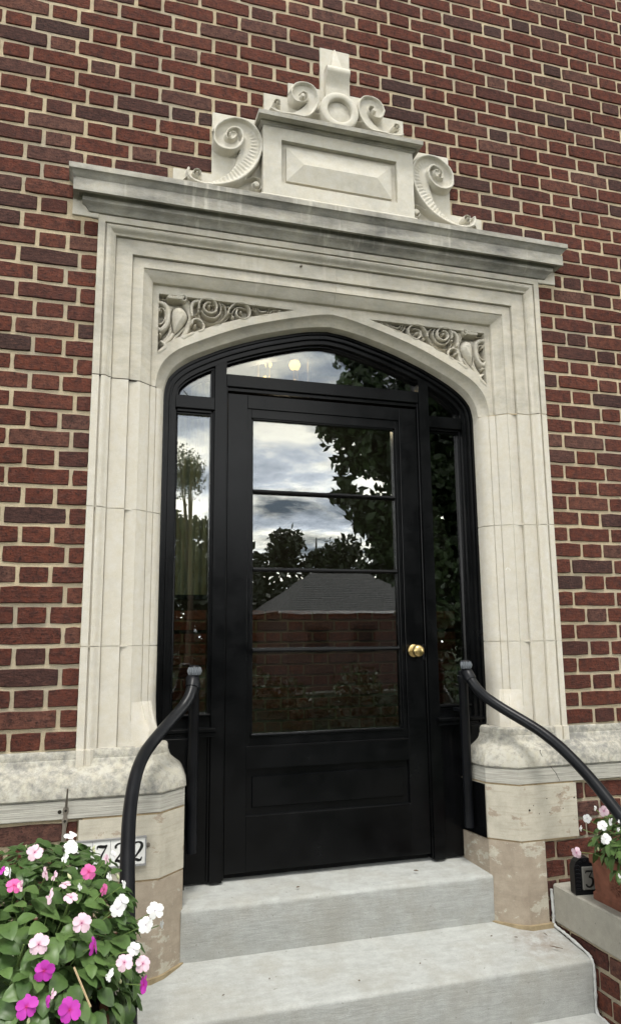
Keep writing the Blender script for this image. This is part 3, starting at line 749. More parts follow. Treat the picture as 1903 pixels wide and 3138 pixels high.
# ---------------------------------------------------------------- cornice
CPROF = [(-0.14, 2.653), (0.0, 2.653), (0.002, 2.672), (0.010, 2.675), (0.014, 2.680), (0.019, 2.688), (0.027, 2.697), (0.035, 2.702), (0.0375, 2.704), (0.0375, 2.7355), (0.051, 2.7355), (0.052, 2.729), (0.058, 2.7245), (0.0725, 2.7235),
         (0.0725, 2.7715), (0.0665, 2.773), (0.0665, 2.780), (0.071, 2.784), (0.0755, 2.790), (0.0815, 2.798), (0.088, 2.803), (0.0915, 2.8045), (0.0915, 2.8265), (0.02, 2.838), (-0.14, 2.838)]
path = [(-1.050, 0.0085), (-1.050, -0.0005), (1.050, -0.0005), (1.050, 0.0085)]
path = path[::-1]        # left-hand side faces outwards (-Y)
mb = MB(); offs = {}
def corn(path3, prof):
    """returns at both ends; the section swept along left return, front, right return"""
    R = []
    (xl, yb), (xr, _) = path3
    for st in range(4):
        ring = []
        for d, z in prof:
            dd = d
            x = (xl - dd) if st < 2 else (xr + dd)
            y = yb - dd if st in (1, 2) else yb + 0.02
            if d < -0.1: x = xl + 0.14 if st < 2 else xr - 0.14; y = yb + 0.02 if st in (0, 3) else yb + 0.02
            ring.append((x, y, z))
        R.append(ring)
    return R
MB().rings(corn(((-1.050, 0.0), (1.050, 0)), CPROF)).build('cornice', M_CORNICE, case, 30)
for sgn in (-1, 1):
    MB().box(sgn * 1.0235, sgn * 1.1215, -0.003, 0.1, 2.6555, 2.806, 0.002).build('cornice_block', M_STONE, case)

# ---------------------------------------------------------------- pediment tablet
mb = MB()
X0, X1, Z0, Z1, YF = -0.3535, 0.3535, 2.834, 3.178, -0.0615
rx, rz0, rz1, yd = 0.272, 2.9115, 3.118, -0.038
mb.box(X0, -rx, YF, 0.1, Z0, Z1); mb.box(rx, X1, YF, 0.1, Z0, Z1)
mb.box(-rx, rx, YF, 0.1, Z0, rz0); mb.box(-rx, rx, YF, 0.1, rz1, Z1)
mb.box(-rx, rx, yd, 0.1, rz0, rz1)
mb.build('tablet', M_CARVED, case)
mb = MB()
px, pz0, pz1 = 0.2475, 2.931, 3.093
V = [(-px, yd - 0.0005, pz0), (px, yd - .0005, pz0), (px, yd - .0005, pz1), (-px, yd - .0005, pz1),
     (-px, yd - 0.013, pz0), (px, yd - .013, pz0), (px, yd - .013, pz1), (-px, yd - .013, pz1), (-0.172, yd - 0.030, 3.013), (0.172, yd - 0.030, 3.013)]
mb.add(V, [(0, 1, 5, 4), (1, 2, 6, 5), (2, 3, 7, 6), (3, 0, 4, 7), (4, 5, 9, 8), (5, 6, 9), (6, 7, 8, 9), (7, 4, 8)])
mb.build('raised_panel', M_CARVED, case)
mb = MB(); mb.box(-0.366, 0.366, -0.073, 0.05, 2.829, 2.8475, 0.005); mb.build('tablet_plinth', M_CARVED, case)
TP = [(-0.14, 3.172), (0.0, 3.172), (0.0, 3.1765), (0.0035, 3.177), (0.005, 3.180), (0.0045, 3.1825), (0.009, 3.184), (0.013, 3.188), (0.0135, 3.1925), (0.016, 3.1935), (0.024, 3.190), (0.046, 3.189), (0.051, 3.1895), (0.052, 3.2085), (0.046, 3.2115), (0.0, 3.226), (-0.14, 3.226)]
def tabcap(prof):
    R = []
    for st in range(4):
        ring = []
        for d, z in prof:
            k = 0.42 if d > 0.016 else 1.0
            dx_ = d if d <= 0.016 else 0.016 + (d - 0.016) * k
            if d < -0.1: x = -0.2 if st < 2 else 0.2; y = 0.03
            else:
                x = -0.3535 - dx_ if st < 2 else 0.3535 + dx_
                y = -0.0615 - d if st in (1, 2) else 0.03
            ring.append((x, y, z))
        R.append(ring)
    return R
MB().rings(tabcap(TP)).build('tablet_cornice', M_CORNICE, case, 30)

# ---------------------------------------------------------------- big scrolls beside the tablet
def grid(x0, x1, z0, z1, s):
    nx = int((x1 - x0) / s) + 1; nz = int((z1 - z0) / s) + 1
    return np.meshgrid(np.linspace(x0, x1, nx), np.linspace(z0, z1, nz))
SLAB_Y = -0.004
def big_h(X, Z):
    H = np.zeros_like(X)
    rim = spline(big_rim, 4); inner = spline(big_inner, 4)
    i_s = 4 * 12
    body = np.vstack([rim[i_s:4 * 45], inner])
    m = inside(X, Z, body)
    Dr, Tr, tot = seg_dist(X, Z, rim[i_s:4 * 42])
    ang = np.arctan2(Z - big_center[1], X - big_center[0])
    fl = np.cos(Tr * 2 * math.pi / 0.021)
    concave = 0.024 + 0.010 * np.clip(1 - Dr / 0.03, 0, 1) ** 2
    up(H, np.where(m, concave + 0.0016 * fl * np.clip((Dr - 0.010) / 0.012, 0, 1) * np.clip((0.60 - Tr) / 0.1, 0, 1), 0))
    # the eye stands out as a drum
    disc(H, X, Z, big_center, .0400, .0200); disc(H, X, Z, (big_center[0] + 0.001, big_center[1] + 0.002), .0175, .0400)
    sv = (big_rim[0][0] + 0.003, big_rim[0][1] - 0.001)
    disc(H, X, Z, sv, .0205, .0220); ring_ = np.abs(np.hypot(X - sv[0], Z - sv[1]) - .0175); up(H, np.where(ring_ < .0042, .0455 * np.clip((.0042 - ring_) / .002, 0, 1), 0)); disc(H, X, Z, sv, .0072, .0455)
    D, T, tot2 = seg_dist(X, Z, rim[4 * 11:])
    rad = 0.0044 + 0.0040 * np.clip((tot2 - T) / 0.22, 0, 1)
    up(H, np.where(D < rad, 0.0475 * np.clip((rad - D) / 0.0024, 0, 1), 0))
    stroke(H, X, Z, leaf, .0050, .030, 'flat'); 
    lf = spline(leaf, 4); mm = inside(X, Z, np.vstack([lf[8 * 4:15 * 4]])) 
    disc(H, X, Z, leaf_c, .0155, .032); disc(H, X, Z, leaf_c, .0035, .038, True)
    return smooth(H, 1)
for sgn in (-1, 1):
    Xa, Za = grid(0.3545, 0.5670, 2.832, 3.2330, 0.0026)
    relief('scroll_carving', Xa, Za, SLAB_Y - big_h(Xa, Za), sgn, M_CARVED, case)
    Xa, Za = grid(0.5670, 0.7300, 2.832, 2.9350, 0.0026)
    relief('scroll_foot', Xa, Za, SLAB_Y - big_h(Xa, Za), sgn, M_CARVED, case)
    mb = MB(); mb.box(sgn * 0.35, sgn * 0.5668, SLAB_Y + 0.0008, 0.09, 2.832, 3.2328); mb.box(sgn * 0.5668, sgn * 0.7298, SLAB_Y + 0.0008, 0.09, 2.832, 2.9348)
    mb.build('scroll_slab', M_CARVED, case)
# ---------------------------------------------------------------- crest scrolls on the tablet
def up_h(X, Z):
    H = np.zeros_like(X)
    rim = spline(up_rim, 4); inner = spline(up_inner, 4)
    body = np.vstack([rim[4 * 12:4 * 36], inner])
    up(H, np.where(inside(X, Z, body), 0.034, 0))
    disc(H, X, Z, (up_center[0] - .002, up_center[1] + .003), .031, .026); disc(H, X, Z, up_center, .0125, .058)
    sv = (up_rim[0][0] + 0.002, up_rim[0][1] - 0.002); disc(H, X, Z, sv, .0165, .022); ring_ = np.abs(np.hypot(X - sv[0], Z - sv[1]) - .0155); up(H, np.where(ring_ < .0040, .046 * np.clip((.0040 - ring_) / .002, 0, 1), 0)); disc(H, X, Z, sv, .0062, .050)
    D, T, tot = seg_dist(X, Z, rim[4 * 12:]); rad = 0.0036 + 0.0034 * np.clip((tot - T) / 0.14, 0, 1)
    up(H, np.where(D < rad, 0.050 * np.clip((rad - D) / 0.0024, 0, 1), 0))
    stroke(H, X, Z, up_small, .0050, .040, 'flat')
    return smooth(H, 1)
for sgn in (-1, 1):
    for (xa, xb, za, zb) in ((0.0005, 0.226, 3.222, 3.3800), (0.226, 0.3375, 3.222, 3.3800), (0.0725, 0.226, 3.3800, 3.4565)):
        Xa, Za = grid(xa, xb, za, zb, 0.0024)
        relief('crest_carving', Xa, Za, SLAB_Y - up_h(Xa, Za), sgn, M_CARVED, case)
mb = MB(); mb.box(-0.3373, 0.3373, SLAB_Y + .0008, 0.09, 3.222, 3.3798); mb.box(-0.2258, 0.2258, SLAB_Y + .0008, 0.09, 3.3798, 3.4563); mb.build('crest_slab', M_CARVED, case)
# roundel
mb = MB(); mb.lathe((0, -0.004, 3.319), (0, -1, 0), [(0, 0.0905), (0.056, 0.0905), (0.0625, 0.0875), (0.0650, 0.0830), (0.0650, 0.0640), (0.0625, 0.0600), (0.0585, 0.0580), (0.0400, 0.0565), (0.0415, 0.045), (0.0450, 0.025), (0.0465, 0.0)], 56)
mb.build('roundel', M_CARVED, case, 35)
# finial block: slab, rolled console and pyramid
mb = MB(); mb.box(-0.0722, 0.0722, -0.0048, 0.09, 3.400, 3.6785, 0.0015); mb.build('finial_slab', M_CARVED, case)
prof = [(-0.002, 3.553)]
for a in range(0, 200, 18): prof.append((-0.036 - 0.022 * math.sin(math.radians(a)) * 1.0, 3.5275 + 0.022 * math.cos(math.radians(a))))
prof = [(-0.002, 3.5555), (-0.030, 3.5555)] + [(-0.040 - 0.024 * math.sin(math.radians(a)), 3.5285 + 0.026 * math.cos(math.radians(a))) for a in range(0, 150, 15)] + [(-0.042, 3.482), (-0.034, 3.460), (-0.034, 3.452), (-0.030, 3.40), (-0.002, 3.40)]
mb = MB(); mb.rings([[(x, y, z) for y, z in prof] for x in (-0.0545, 0.0545)]); mb.build('finial_console', M_CARVED, case, 40)
V = [(-0.036, -0.0035, 3.5557), (0.036, -0.0035, 3.5557), (0.004, -0.0035, 3.680), (-0.004, -0.0035, 3.680), (-0.030, -0.0330, 3.5557), (0.030, -0.0330, 3.5557), (0.002, -0.0085, 3.679), (-0.002, -0.0085, 3.679)]
mb = MB(); mb.add(V, [(0, 1, 5, 4), (1, 2, 6, 5), (2, 3, 7, 6), (3, 0, 4, 7), (4, 5, 6, 7)]); mb.build('finial_pyramid', M_CARVED, case)

# ---------------------------------------------------------------- base mouldings and plinths
WT = [(0.10, 0.3615), (0.0012, 0.3615), (0.0, 0.3625), (0.0, 0.4195), (0.0065, 0.4215), (0.0065, 0.4240), (-0.0020, 0.4255), (-0.0048, 0.4300), (-0.0040, 0.4430), (0.0040, 0.4660), (0.0120, 0.4860), (0.0230, 0.4990), (0.0420, 0.5130), (0.0560, 0.5250), (0.0610, 0.5350), (0.0635, 0.5450), (0.0645, 0.5462), (0.0660, 0.5480), (0.0660, 0.5660), (0.0700, 0.5740), (0.0780, 0.5790), (0.10, 0.5800)]
for sgn in (-1, 1):
    path = [(sgn * 3.4, -0.07), (sgn * 0.726, -0.07), (sgn * 0.629, 0.027), (sgn * 0.609, 0.19), (sgn * 0.607, 0.26)]
    if sgn > 0: prof = [(-d, z) for d, z in WT]
    else: prof = WT
    o_ = sweep_plan(path, prof)
    o_.build('water_table', M_BASE, case, 28, label=('limestone base moulding with a mottled grey patch and a crack' if sgn > 0 else 'limestone base moulding under the left bricks'))
    # upper plinth block
    mb = MB(); mb.plan([(sgn * x, y) for x, y in [(0.607, 0.26), (0.609, 0.19), (0.629, 0.028), (0.634, 0.022), (0.722, -0.066), (0.728, -0.0695), (1.000, -0.0695), (1.0025, -0.066), (1.0025, 0.20)]], 0.1415, 0.3545)
    mb.build('plinth_block', M_PLINTH_UP, case)
    mb = MB(); mb.plan([(sgn * x, y) for x, y in [(0.607, 0.26), (0.609, 0.19), (0.630, 0.028), (0.645, 0.010), (0.700, -0.045), (0.722, -0.0620), (0.745, -0.0705), (0.833, -0.0705), (0.8365, -0.066), (0.8365, 0.20)]], -0.30, 0.1345)
    mb.build('plinth_block', M_PLINTH_LOW, case, label='lower plinth block of bare brownish sandstone')
    mb = MB()
    for z0_, z1_ in ((0.353, 0.363), (0.133, 0.143)):
        mb.plan([(sgn * x, y) for x, y in [(0.612, 0.26), (0.614, 0.19), (0.632, 0.031), (0.7285, -0.0655), (0.99, -0.0655), (0.99, 0.1)]], z0_, z1_)
    mb.build('joint_mortar', simple('tan_joint_mortar', (0.40, 0.31, 0.19), 0.95, 0.1, 0, 0.3, 60, 0.4), case)
    mb = MB(); mb.plan([(sgn * x, y) for x, y in [(0.622, 0.022), (0.640, 0.000), (0.700, -0.058), (0.745, -0.0840), (0.846, -0.0840), (0.846, 0.0), (0.65, 0.05)]], -0.205, -0.176)
    mb.build('residue_mortar', M_RESIDUE, case)
    # rough lime-washed joint strips between plinth stones and brick
def ribbon(P, w, y, yb=0.004):
    mb = MB(); P = [np.array(p, float) for p in P]; L_ = []; R_ = []
    for i, q in enumerate(P):
        t = P[min(i + 1, len(P) - 1)] - P[max(i - 1, 0)]; t /= np.linalg.norm(t) + 1e-9; n_ = np.array([-t[1], t[0]])
        ww = w * (0.5 + 0.5 * math.sin(math.pi * (i + .5) / len(P)))
        L_.append(q + n_ * ww); R_.append(q - n_ * ww)
    yy = y if isinstance(y, (list, tuple)) else [y] * len(P)
    V = [(a[0], b, a[1]) for a, b in zip(L_, yy)] + [(a[0], b, a[1]) for a, b in zip(R_, yy)] + [(a[0], b + yb, a[1]) for a, b in zip(L_, yy)] + [(a[0], b + yb, a[1]) for a, b in zip(R_, yy)]
    n = len(P); F = []
    for i in range(n - 1):
        F += [(i, i + 1, n + i + 1, n + i), (2 * n + i, 2 * n + i + 1, 3 * n + i + 1, 3 * n + i), (i, i + 1, 2 * n + i + 1, 2 * n + i), (n + i, n + i + 1, 3 * n + i + 1, 3 * n + i)]
    mb.add(V, F); return mb
ribbon([(0.846, 0.492), (0.842, 0.484), (0.846, 0.472), (0.850, 0.462), (0.863, 0.452), (0.872, 0.440), (0.880, 0.428), (0.886, 0.421)], 0.0011, [-0.0585, -0.0600, -0.0645, -0.0668, -0.0695, -0.0712, -0.0722, -0.0722]).build('crack', M_CRACK, case)
ribbon([(0.886, 0.421), (0.897, 0.408), (0.906, 0.398), (0.913, 0.383), (0.922, 0.366)], 0.0010, -0.0704).build('crack', M_CRACK, case)
# joint under the lintel, open and cracked on the left
for sgn in (-1, 1):
    w = 0.0030 if sgn < 0 else 0.0022
    mb = MB(); mb.plan([(sgn * x, y) for x, y in [(1.019, 0.20), (1.019, -0.0045), (0.996, -0.0050), (0.952, 0.013), (0.952, 0.023), (0.885, 0.023), (0.836, 0.033), (0.799, 0.069), (0.772, 0.088), (0.740, 0.127), (0.7335, 0.2)]], 1.9895 - w, 1.9895 + w)
    mb.build('joint_mortar', M_CRACK if sgn < 0 else M_MORTAR, case)

MB().lathe((-0.166, 0.0215, 2.5785), (0.1, -1, -0.3), [(0, 0.0045), (0.012, 0.004), (0.018, 0.003), (0.0185, 0.0)], 8).build('iron_stub', M_RUST, case)
cp_ = [(0.8020, 1.262), (0.8085, 1.270), (0.8160, 1.268), (0.8195, 1.259), (0.8130, 1.253), (0.8050, 1.256)]
ribbon(cp_, 0.0036, [0.0395 + (0.8315 - x) * 0.75 for x, z in cp_], 0.002).build('chip_patch', M_WHITE, case)

# ================================================================== BLACK ENTRANCE FRAME
frame = thing('entrance_frame', (0, 0.2, 0.02), 'black painted timber frame with pointed arch head and two sidelights', 'door frame')
def half_norm(C):
    C = np.array(C); T = np.gradient(C, axis=0); T /= np.linalg.norm(T, axis=1)[:, None]
    return np.c_[T[:, 1], -T[:, 0]]           # points inwards/down for a curve running from the apex outwards
CF = np.vstack([resample(C2[:-1], 46), [[.7315, 1.90], [.7312, 1.60], [.7300, 0.585]]])
NF = half_norm(CF); NF[0] = (0, -1.0)
AP = [(-0.004, 0.30), (-0.004, 0.1665), (0.012, 0.1665), (0.0135, 0.1775), (0.0250, 0.1785), (0.0265, 0.1700), (0.0330, 0.1700), (0.0350, 0.1830), (0.0530, 0.1835), (0.0545, 0.2050), (0.0600, 0.2055), (0.0615, 0.2180), (0.0680, 0.2250), (0.0720, 0.2310), (0.0720, 0.30)]
def off_curve(o):
    P = CF + NF * o; P[0, 0] = 0; P[0, 1] = CF[0, 1] - o * 1.03
    P[:, 0] = np.maximum(P[:, 0], 0); return P
OFF = {o: off_curve(o) for o, _ in AP}
for sgn in (-1, 1):
    MB().rings([[(sgn * OFF[o][i][0], y, OFF[o][i][1]) for o, y in AP] for i in range(len(CF))]).build('arch_frame', M_BLACK, frame, 30)
def arch_z(x, o):
    P = off_curve(o); return float(np.interp(x, P[:46, 0], P[:46, 1]))
for sgn in (-1, 1):
    # mullion with a bead on the door side
    mb = MB(); x0, x1 = sorted((sgn * 0.4585, sgn * 0.5085))
    mb.rings([[(x, y, z) for x, y, z in ((x0, 0.1845, zb), (x1, 0.1845, zb), (x1, 0.30, zb), (x0, 0.30, zb))] for zb in (0.028, 2.10)])
    zi, zo = arch_z(0.4585, 0.050), arch_z(0.5085, 0.050)
    if sgn < 0: zi, zo = zo, zi
    mb2 = MB(); V = [(x0, 0.1845, 2.10), (x1, 0.1845, 2.10), (x1, 0.30, 2.10), (x0, 0.30, 2.10), (x0, 0.1845, zi), (x1, 0.1845, zo), (x1, 0.30, zo), (x0, 0.30, zi)]
    mb.V = []; mb.F = []
    mb.add([(x0, 0.1845, 0.026), (x1, 0.1845, 0.026), (x1, 0.30, 0.024), (x0, 0.30, 0.024), (x0, 0.1845, zi), (x1, 0.1845, zo), (x1, 0.30, zo), (x0, 0.30, zi)],
           [(0, 1, 5, 4), (1, 2, 6, 5), (2, 3, 7, 6), (3, 0, 4, 7), (0, 3, 2, 1), (4, 5, 6, 7)])
    mb.build('mullion', M_BLACK, frame)
    MB().box(*sorted((sgn * 0.4515, sgn * 0.458)), 0.192, 0.29, 0.03, 2.0585, 0.0015).build('door_stop', M_BLACK, frame)
    # small bar between quadrant light and sidelight
    MB().box(*sorted((sgn * 0.509, sgn * 0.678)), 0.1855, 0.28, 1.9455, 2.0010, 0.002).build('transom_bar', M_BLACK, frame)
    # glazing beads of the sidelight
    mb = MB()
    for a, b_, y in ((0.509, 0.514, 0.200), (0.514, 0.522, 0.212)):
        mb.box(*sorted((sgn * a, sgn * b_)), y, 0.27, 0.669, 1.9452)
    mb.box(*sorted((sgn * 0.522, sgn * 0.668)), 0.200, 0.27, 1.934, 1.9452); mb.box(*sorted((sgn * 0.522, sgn * 0.668)), 0.213, 0.27, 1.926, 1.9338)
    for a, b_, y in ((0.509, 0.514, 0.200), (0.514, 0.522, 0.212)):
        mb.box(*sorted((sgn * a, sgn * b_)), y, 0.27, 2.0014, arch_z(a, 0.056))
    mb.build('glazing_bead', M_BLACK, frame)
    # sidelight sill: two stepped ledges
    MB().box(*sorted((sgn * 0.5095, sgn * 0.674)), 0.190, 0.28, 0.6565, 0.6685, 0.003).build('sidelight_ledge', M_BLACK, frame)
    MB().box(*sorted((sgn * 0.5092, sgn * 0.7285)), 0.200, 0.29, 0.612, 0.656, 0.0015).build('sidelight_rail', M_BLACK, frame)
    mb = MB(); pr_ = [(0.172, 0.6135), (0.168, 0.610), (0.168, 0.600), (0.176, 0.595), (0.176, 0.588), (0.170, 0.586), (0.170, 0.581), (0.29, 0.581), (0.29, 0.6135), (0.19, 0.616)]
    mb.rings([[(sgn * x, y, z) for y, z in pr_] for x in (0.4930, 0.7280)]); mb.build('sidelight_sill', M_BLACK, frame)
    mb = MB(); mb.box(*sorted((sgn * 0.5092, sgn * 0.640)), 0.205, 0.29, 0.026, 0.5808); mb.box(*sorted((sgn * 0.5093, sgn * 0.520)), 0.196, 0.2049, 0.026, 0.5808, 0.002)
    mb.box(*sorted((sgn * 0.598, sgn * 0.735)), 0.150, 0.2048, 0.363, 0.5806, 0.002)
    mb.build('lower_panel', M_BLACK, frame)
    for z0_, z1_ in ((1.1290, 1.1500), (0.9890, 1.0040)):
        MB().box(*sorted((sgn * 0.5225, sgn * 0.668)), 0.2335, 0.250, z0_, z1_, 0.002).build('muntin', M_BLACK, frame)
MB().box(-0.4572, 0.4572, 0.1865, 0.29, 2.0595, 2.1150, 0.002).build('transom_bar', M_BLACK, frame)
MB().box(-0.4572, 0.4572, 0.200, 0.29, 2.0430, 2.0590, 0.001).build('door_stop', M_BLACK, frame)
MB().box(-0.4565, 0.4565, 0.246, 0.34, 0.012, 0.085).build('door_gap_block', M_DARK, frame)  # dark block added behind the door gap to keep lantern light in
# a black painted board lining the right reveal beside the handrail post
mb = MB(); mb.plan([(0.628, 0.034), (0.6085, 0.2045), (0.605, 0.2045), (0.6245, 0.032)], 0.139, 0.353)
mb.build('reveal_board', M_BLACK, frame)
mb = MB(); mb.plan([(-0.628, 0.036), (-0.6085, 0.2045), (-0.605, 0.2045), (-0.6245, 0.034)], 0.060, 0.353)
mb.build('reveal_board', M_BLACK, frame)
# panes
def pane(name, poly, y, parent): return MB().prism(poly, y, y + 0.004).build(name, M_GLASS, parent)
for sgn in (-1, 1):
    pane('glass_pane', [(sgn * 0.510, 0.660), (sgn * 0.675, 0.660), (sgn * 0.675, 1.950), (sgn * 0.510, 1.950)], 0.226, frame)
    Pq = off_curve(0.066); q = [(x, z) for x, z in Pq[:46] if 0.512 < x < 0.70 and z > 1.996]
    pane('glass_pane', [(sgn * x, z) for x, z in [(0.510, 1.996), (0.510, arch_z(0.51, 0.066))] + q + [(0.668, 1.996)]], 0.226, frame)
Pq = off_curve(0.066); q = [(x, z) for x, z in Pq[:46] if x < 0.459]
pane('glass_pane', [(-0.46, 2.108)] + [(-0.46, arch_z(0.46, 0.066))] + [(-x, z) for x, z in q[::-1]] + [(x, z) for x, z in q[1:]] + [(0.46, arch_z(0.46, 0.066)), (0.46, 2.108)], 0.2265, frame)
# reflected cables on the left quadrant light, modelled as two thin dark rods
MB().tube([(-0.640, 0.2245, 2.035), (-0.6115, 0.2245, 2.000)], 0.0014, 6).build('wire_reflection', M_IRON, frame); MB().tube([(-0.5255, 0.2245, 2.012), (-0.5440, 0.2245, 2.000)], 0.0014, 6).build('wire_reflection', M_IRON, frame)

# ================================================================== DOOR
door = thing('front_door', (0, 0.215, 0.045), 'black painted glazed front door with four stacked panes and brass knob', 'door')
for sgn in (-1, 1):
    MB().box(*sorted((sgn * 0.3605, sgn * 0.4485)), 0.200, 0.245, 0.050, 2.0310, 0.0012).build('stile', M_BLACK, door)
MB().box(-0.3600, 0.3600, 0.2005, 0.245, 1.9700, 2.0308, 0.0008).build('top_rail', M_BLACK, door)
mb = MB(); pr_ = [(0.245, 0.4430), (0.2003, 0.4430), (0.2003, 0.5250), (0.1995, 0.5300), (0.2050, 0.5335), (0.245, 0.5335)]
mb.rings([[(x, y, z) for y, z in pr_] for x in (-0.3600, 0.3600)]); mb.build('lock_rail', M_BLACK, door)
mb = MB(); pr_ = [(0.245, 0.0510), (0.2003, 0.0510), (0.2003, 0.2530), (0.1995, 0.2580), (0.2045, 0.2615), (0.245, 0.2615)]
mb.rings([[(x, y, z) for y, z in pr_] for x in (-0.3600, 0.3600)]); mb.build('bottom_rail', M_BLACK, door)
mb = MB(); mb.box(-0.3600, 0.3600, 0.2160, 0.240, 0.2615, 0.4430)
V = [(-.335, .2158, .2895), (.335, .2158, .2895), (.335, .2158, .4130), (-.335, .2158, .4130), (-.331, .2085, .2935), (.331, .2085, .2935), (.331, .2085, .4085), (-.331, .2085, .4085)]
mb.add(V, [(0, 1, 5, 4), (1, 2, 6, 5), (2, 3, 7, 6), (3, 0, 4, 7), (4, 5, 6, 7)]); mb.build('door_panel', M_BLACK, door)
# glazing frame
mb = MB()
for sgn in (-1, 1):
    mb.box(*sorted((sgn * 0.3420, sgn * 0.3600)), 0.2075, 0.244, 0.5340, 1.9695, 0.001); mb.box(*sorted((sgn * 0.3330, sgn * 0.3418)), 0.2130, 0.244, 0.5780, 1.9240, 0.001)
mb.box(-0.3418, 0.3418, 0.2078, 0.244, 1.9300, 1.9693, 0.001); mb.box(-0.3328, 0.3328, 0.2132, 0.244, 1.9240, 1.9299, 0.001)
mb.build('glazing_bead', M_BLACK, door)
mb = MB(); pr_ = [(0.244, 0.5345), (0.2085, 0.5345), (0.2085, 0.5660), (0.2040, 0.5690), (0.2040, 0.5740), (0.2200, 0.5775), (0.244, 0.5775)]
mb.rings([[(x, y, z) for y, z in pr_] for x in (-0.3415, 0.3415)]); mb.build('glazing_sill', M_BLACK, door)
mun = [1.600, 1.259, 0.918]
for z in mun:
    mb = MB(); pr_ = [(0.236, z - 0.009), (0.212, z - 0.009), (0.206, z - 0.006), (0.203, z - 0.001), (0.2045, z + 0.004), (0.209, z + 0.0075), (0.220, z + 0.009), (0.236, z + 0.009)]
    mb.rings([[(x, y, zq) for y, zq in pr_] for x in (-0.3326, 0.3326)]); mb.build('muntin', M_BLACK, door, 40)
zz_ = [0.572] + mun[::-1] + [1.928]
for a, b_ in zip(zz_[:-1], zz_[1:]): pane('glass_pane', [(-0.3385, a), (0.3385, a), (0.3385, b_), (-0.3385, b_)], 0.2262, door)
knob = mk('door_knob', *(lambda m_: (m_.V, m_.F))(MB().lathe((0.399, 0.200, 0.906), (0, -1, 0), [(0, 0.010), (0.020, 0.009), (0.026, 0.012), (0.030, 0.019), (0.036, 0.0245), (0.044, 0.0270), (0.052, 0.0260), (0.058, 0.0215), (0.062, 0.014), (0.0635, 0.006), (0.064, 0.0)], 28)), M_BRASS, door, 50)
MB().lathe((0.399, 0.2005, 0.906), (0, -1, 0), [(0, 0.0290), (0.003, 0.0285), (0.006, 0.026), (0.007, 0.021), (0.010, 0.014), (0.013, 0.0)], 28).build('rosette', M_BRASS, knob, 40)
MB().box(0.4425, 0.4505, 0.1985, 0.240, 0.865, 0.935, 0.001).build('latch_plate', M_IRON, door)

# ================================================================== HANDRAILS
for sgn in (-1, 1):
    side = 'left' if sgn < 0 else 'right'
    rl = thing('handrail', (sgn * 0.70, 0.0, 0.0), ('black iron handrail that drops in front of the flower box and house number plate' if sgn < 0 else 'black iron handrail sweeping down across the bare stone base beside the door knob side'), 'handrail', 'iron handrails beside the steps')
    P = [(0.599, 0.083, 0.800), (0.602, 0.071, 0.785), (0.609, 0.056, 0.764), (0.620, 0.042, 0.741), (0.640, 0.026, 0.715), (0.664, 0.006, 0.693), (0.690, -0.020, 0.670), (0.716, -0.049, 0.648), (0.742, -0.082, 0.626), (0.767, -0.115, 0.604), (0.790, -0.151, 0.581), (0.810, -0.192, 0.553), (0.826, -0.240, 0.522), (0.840, -0.300, 0.480), (0.851, -0.370, 0.430), (0.858, -0.450, 0.370), (0.863, -0.56, 0.287), (0.867, -0.72, 0.165), (0.870, -1.00, -0.05), (0.872, -1.35, -0.32), (0.873, -1.66, -0.56)]
    P = spline([(sgn * x, y, z) for x, y, z in P], 4)
    rail_ = MB().tube(P, 0.0218, 16).build('rail', M_IRON, rl, 60)
    MB().tube(spline([(sgn * 0.598, 0.100, 0.812), (sgn * 0.598, 0.086, 0.806), (sgn * 0.600, 0.076, 0.793), (sgn * 0.603, 0.069, 0.781)], 2), 0.0262, 16).build('collar', M_IRON, rl, 60)
    MB().lathe((sgn * 0.589, 0.112, 0.166), 'z', [(0, 0.0185), (0.0, 0.0205), (0.600, 0.0205), (0.606, 0.0245), (0.630, 0.0245), (0.634, 0.0205), (0.650, 0.0205), (0.655, 0.0)], 18).build('post', M_IRON, rl, 40)
    cp = MB().lathe((sgn * 0.592, 0.088, 0.818), (0, 0.10, 1), [(0, 0.012), (0.006, 0.020), (0.014, 0.0225), (0.028, 0.0235), (0.040, 0.0225), (0.046, 0.017), (0.048, 0.0)], 18).build('end_cap', M_IRON, rl, 50)
    mb = MB()
    for i in range(9):
        a = math.radians(198 + i * 18); c_ = Vector((sgn * 0.592 + math.cos(a) * 0.0225, 0.091 + math.sin(a) * 0.0225, 0.0))
        mb.tube([(c_.x, c_.y, 0.829), (sgn * 0.592 + math.cos(a) * 0.0262, 0.091 + math.sin(a) * 0.0262, 0.844), (c_.x, c_.y + 0.001, 0.858)], [0.0028, 0.0042, 0.0026], 6)
    mb.build('cap_fluting', M_IRON_WORN, cp, 60)
    MB().box(*sorted((sgn * 0.580, sgn * 0.598)), 0.12, 0.215, 0.640, 0.655, 0.002).build('bracket', M_IRON, rl)

# ================================================================== STEPS
steps = thing('concrete_steps', (0, -0.2, -0.6), 'pale grey worn concrete steps rising to the black door', 'steps')
steps['kind'] = 'structure'
def step_profile(yb, yf, zb, zf, zlow, r=0.016):
    p = [(yb, zb)]
    p.append((yf + r * 1.5, zf + r * 0.15))
    for a in range(0, 91, 18): p.append((yf + r - r * math.sin(math.radians(a)), zf - r + r * math.cos(math.radians(a))))
    p += [(yf + 0.004, (zf + zlow) / 2), (yf + 0.006, zlow), (yb, zlow)]
    return p
def step(name, prof, xa, xb, n=26, amp=0.0022):
    R = []
    for i in range(n + 1):
        x = xa + (xb - xa) * i / n; w = random.uniform(-amp, amp)
        R.append([(x, y + (w if j > 0 and j < len(prof) - 2 else 0), z + random.uniform(-amp, amp) * (0.6 if 0 < j < 9 else 0)) for j, (y, z) in enumerate(prof)])
    return MB().rings(R).build(name, M_CONC, steps, 40)
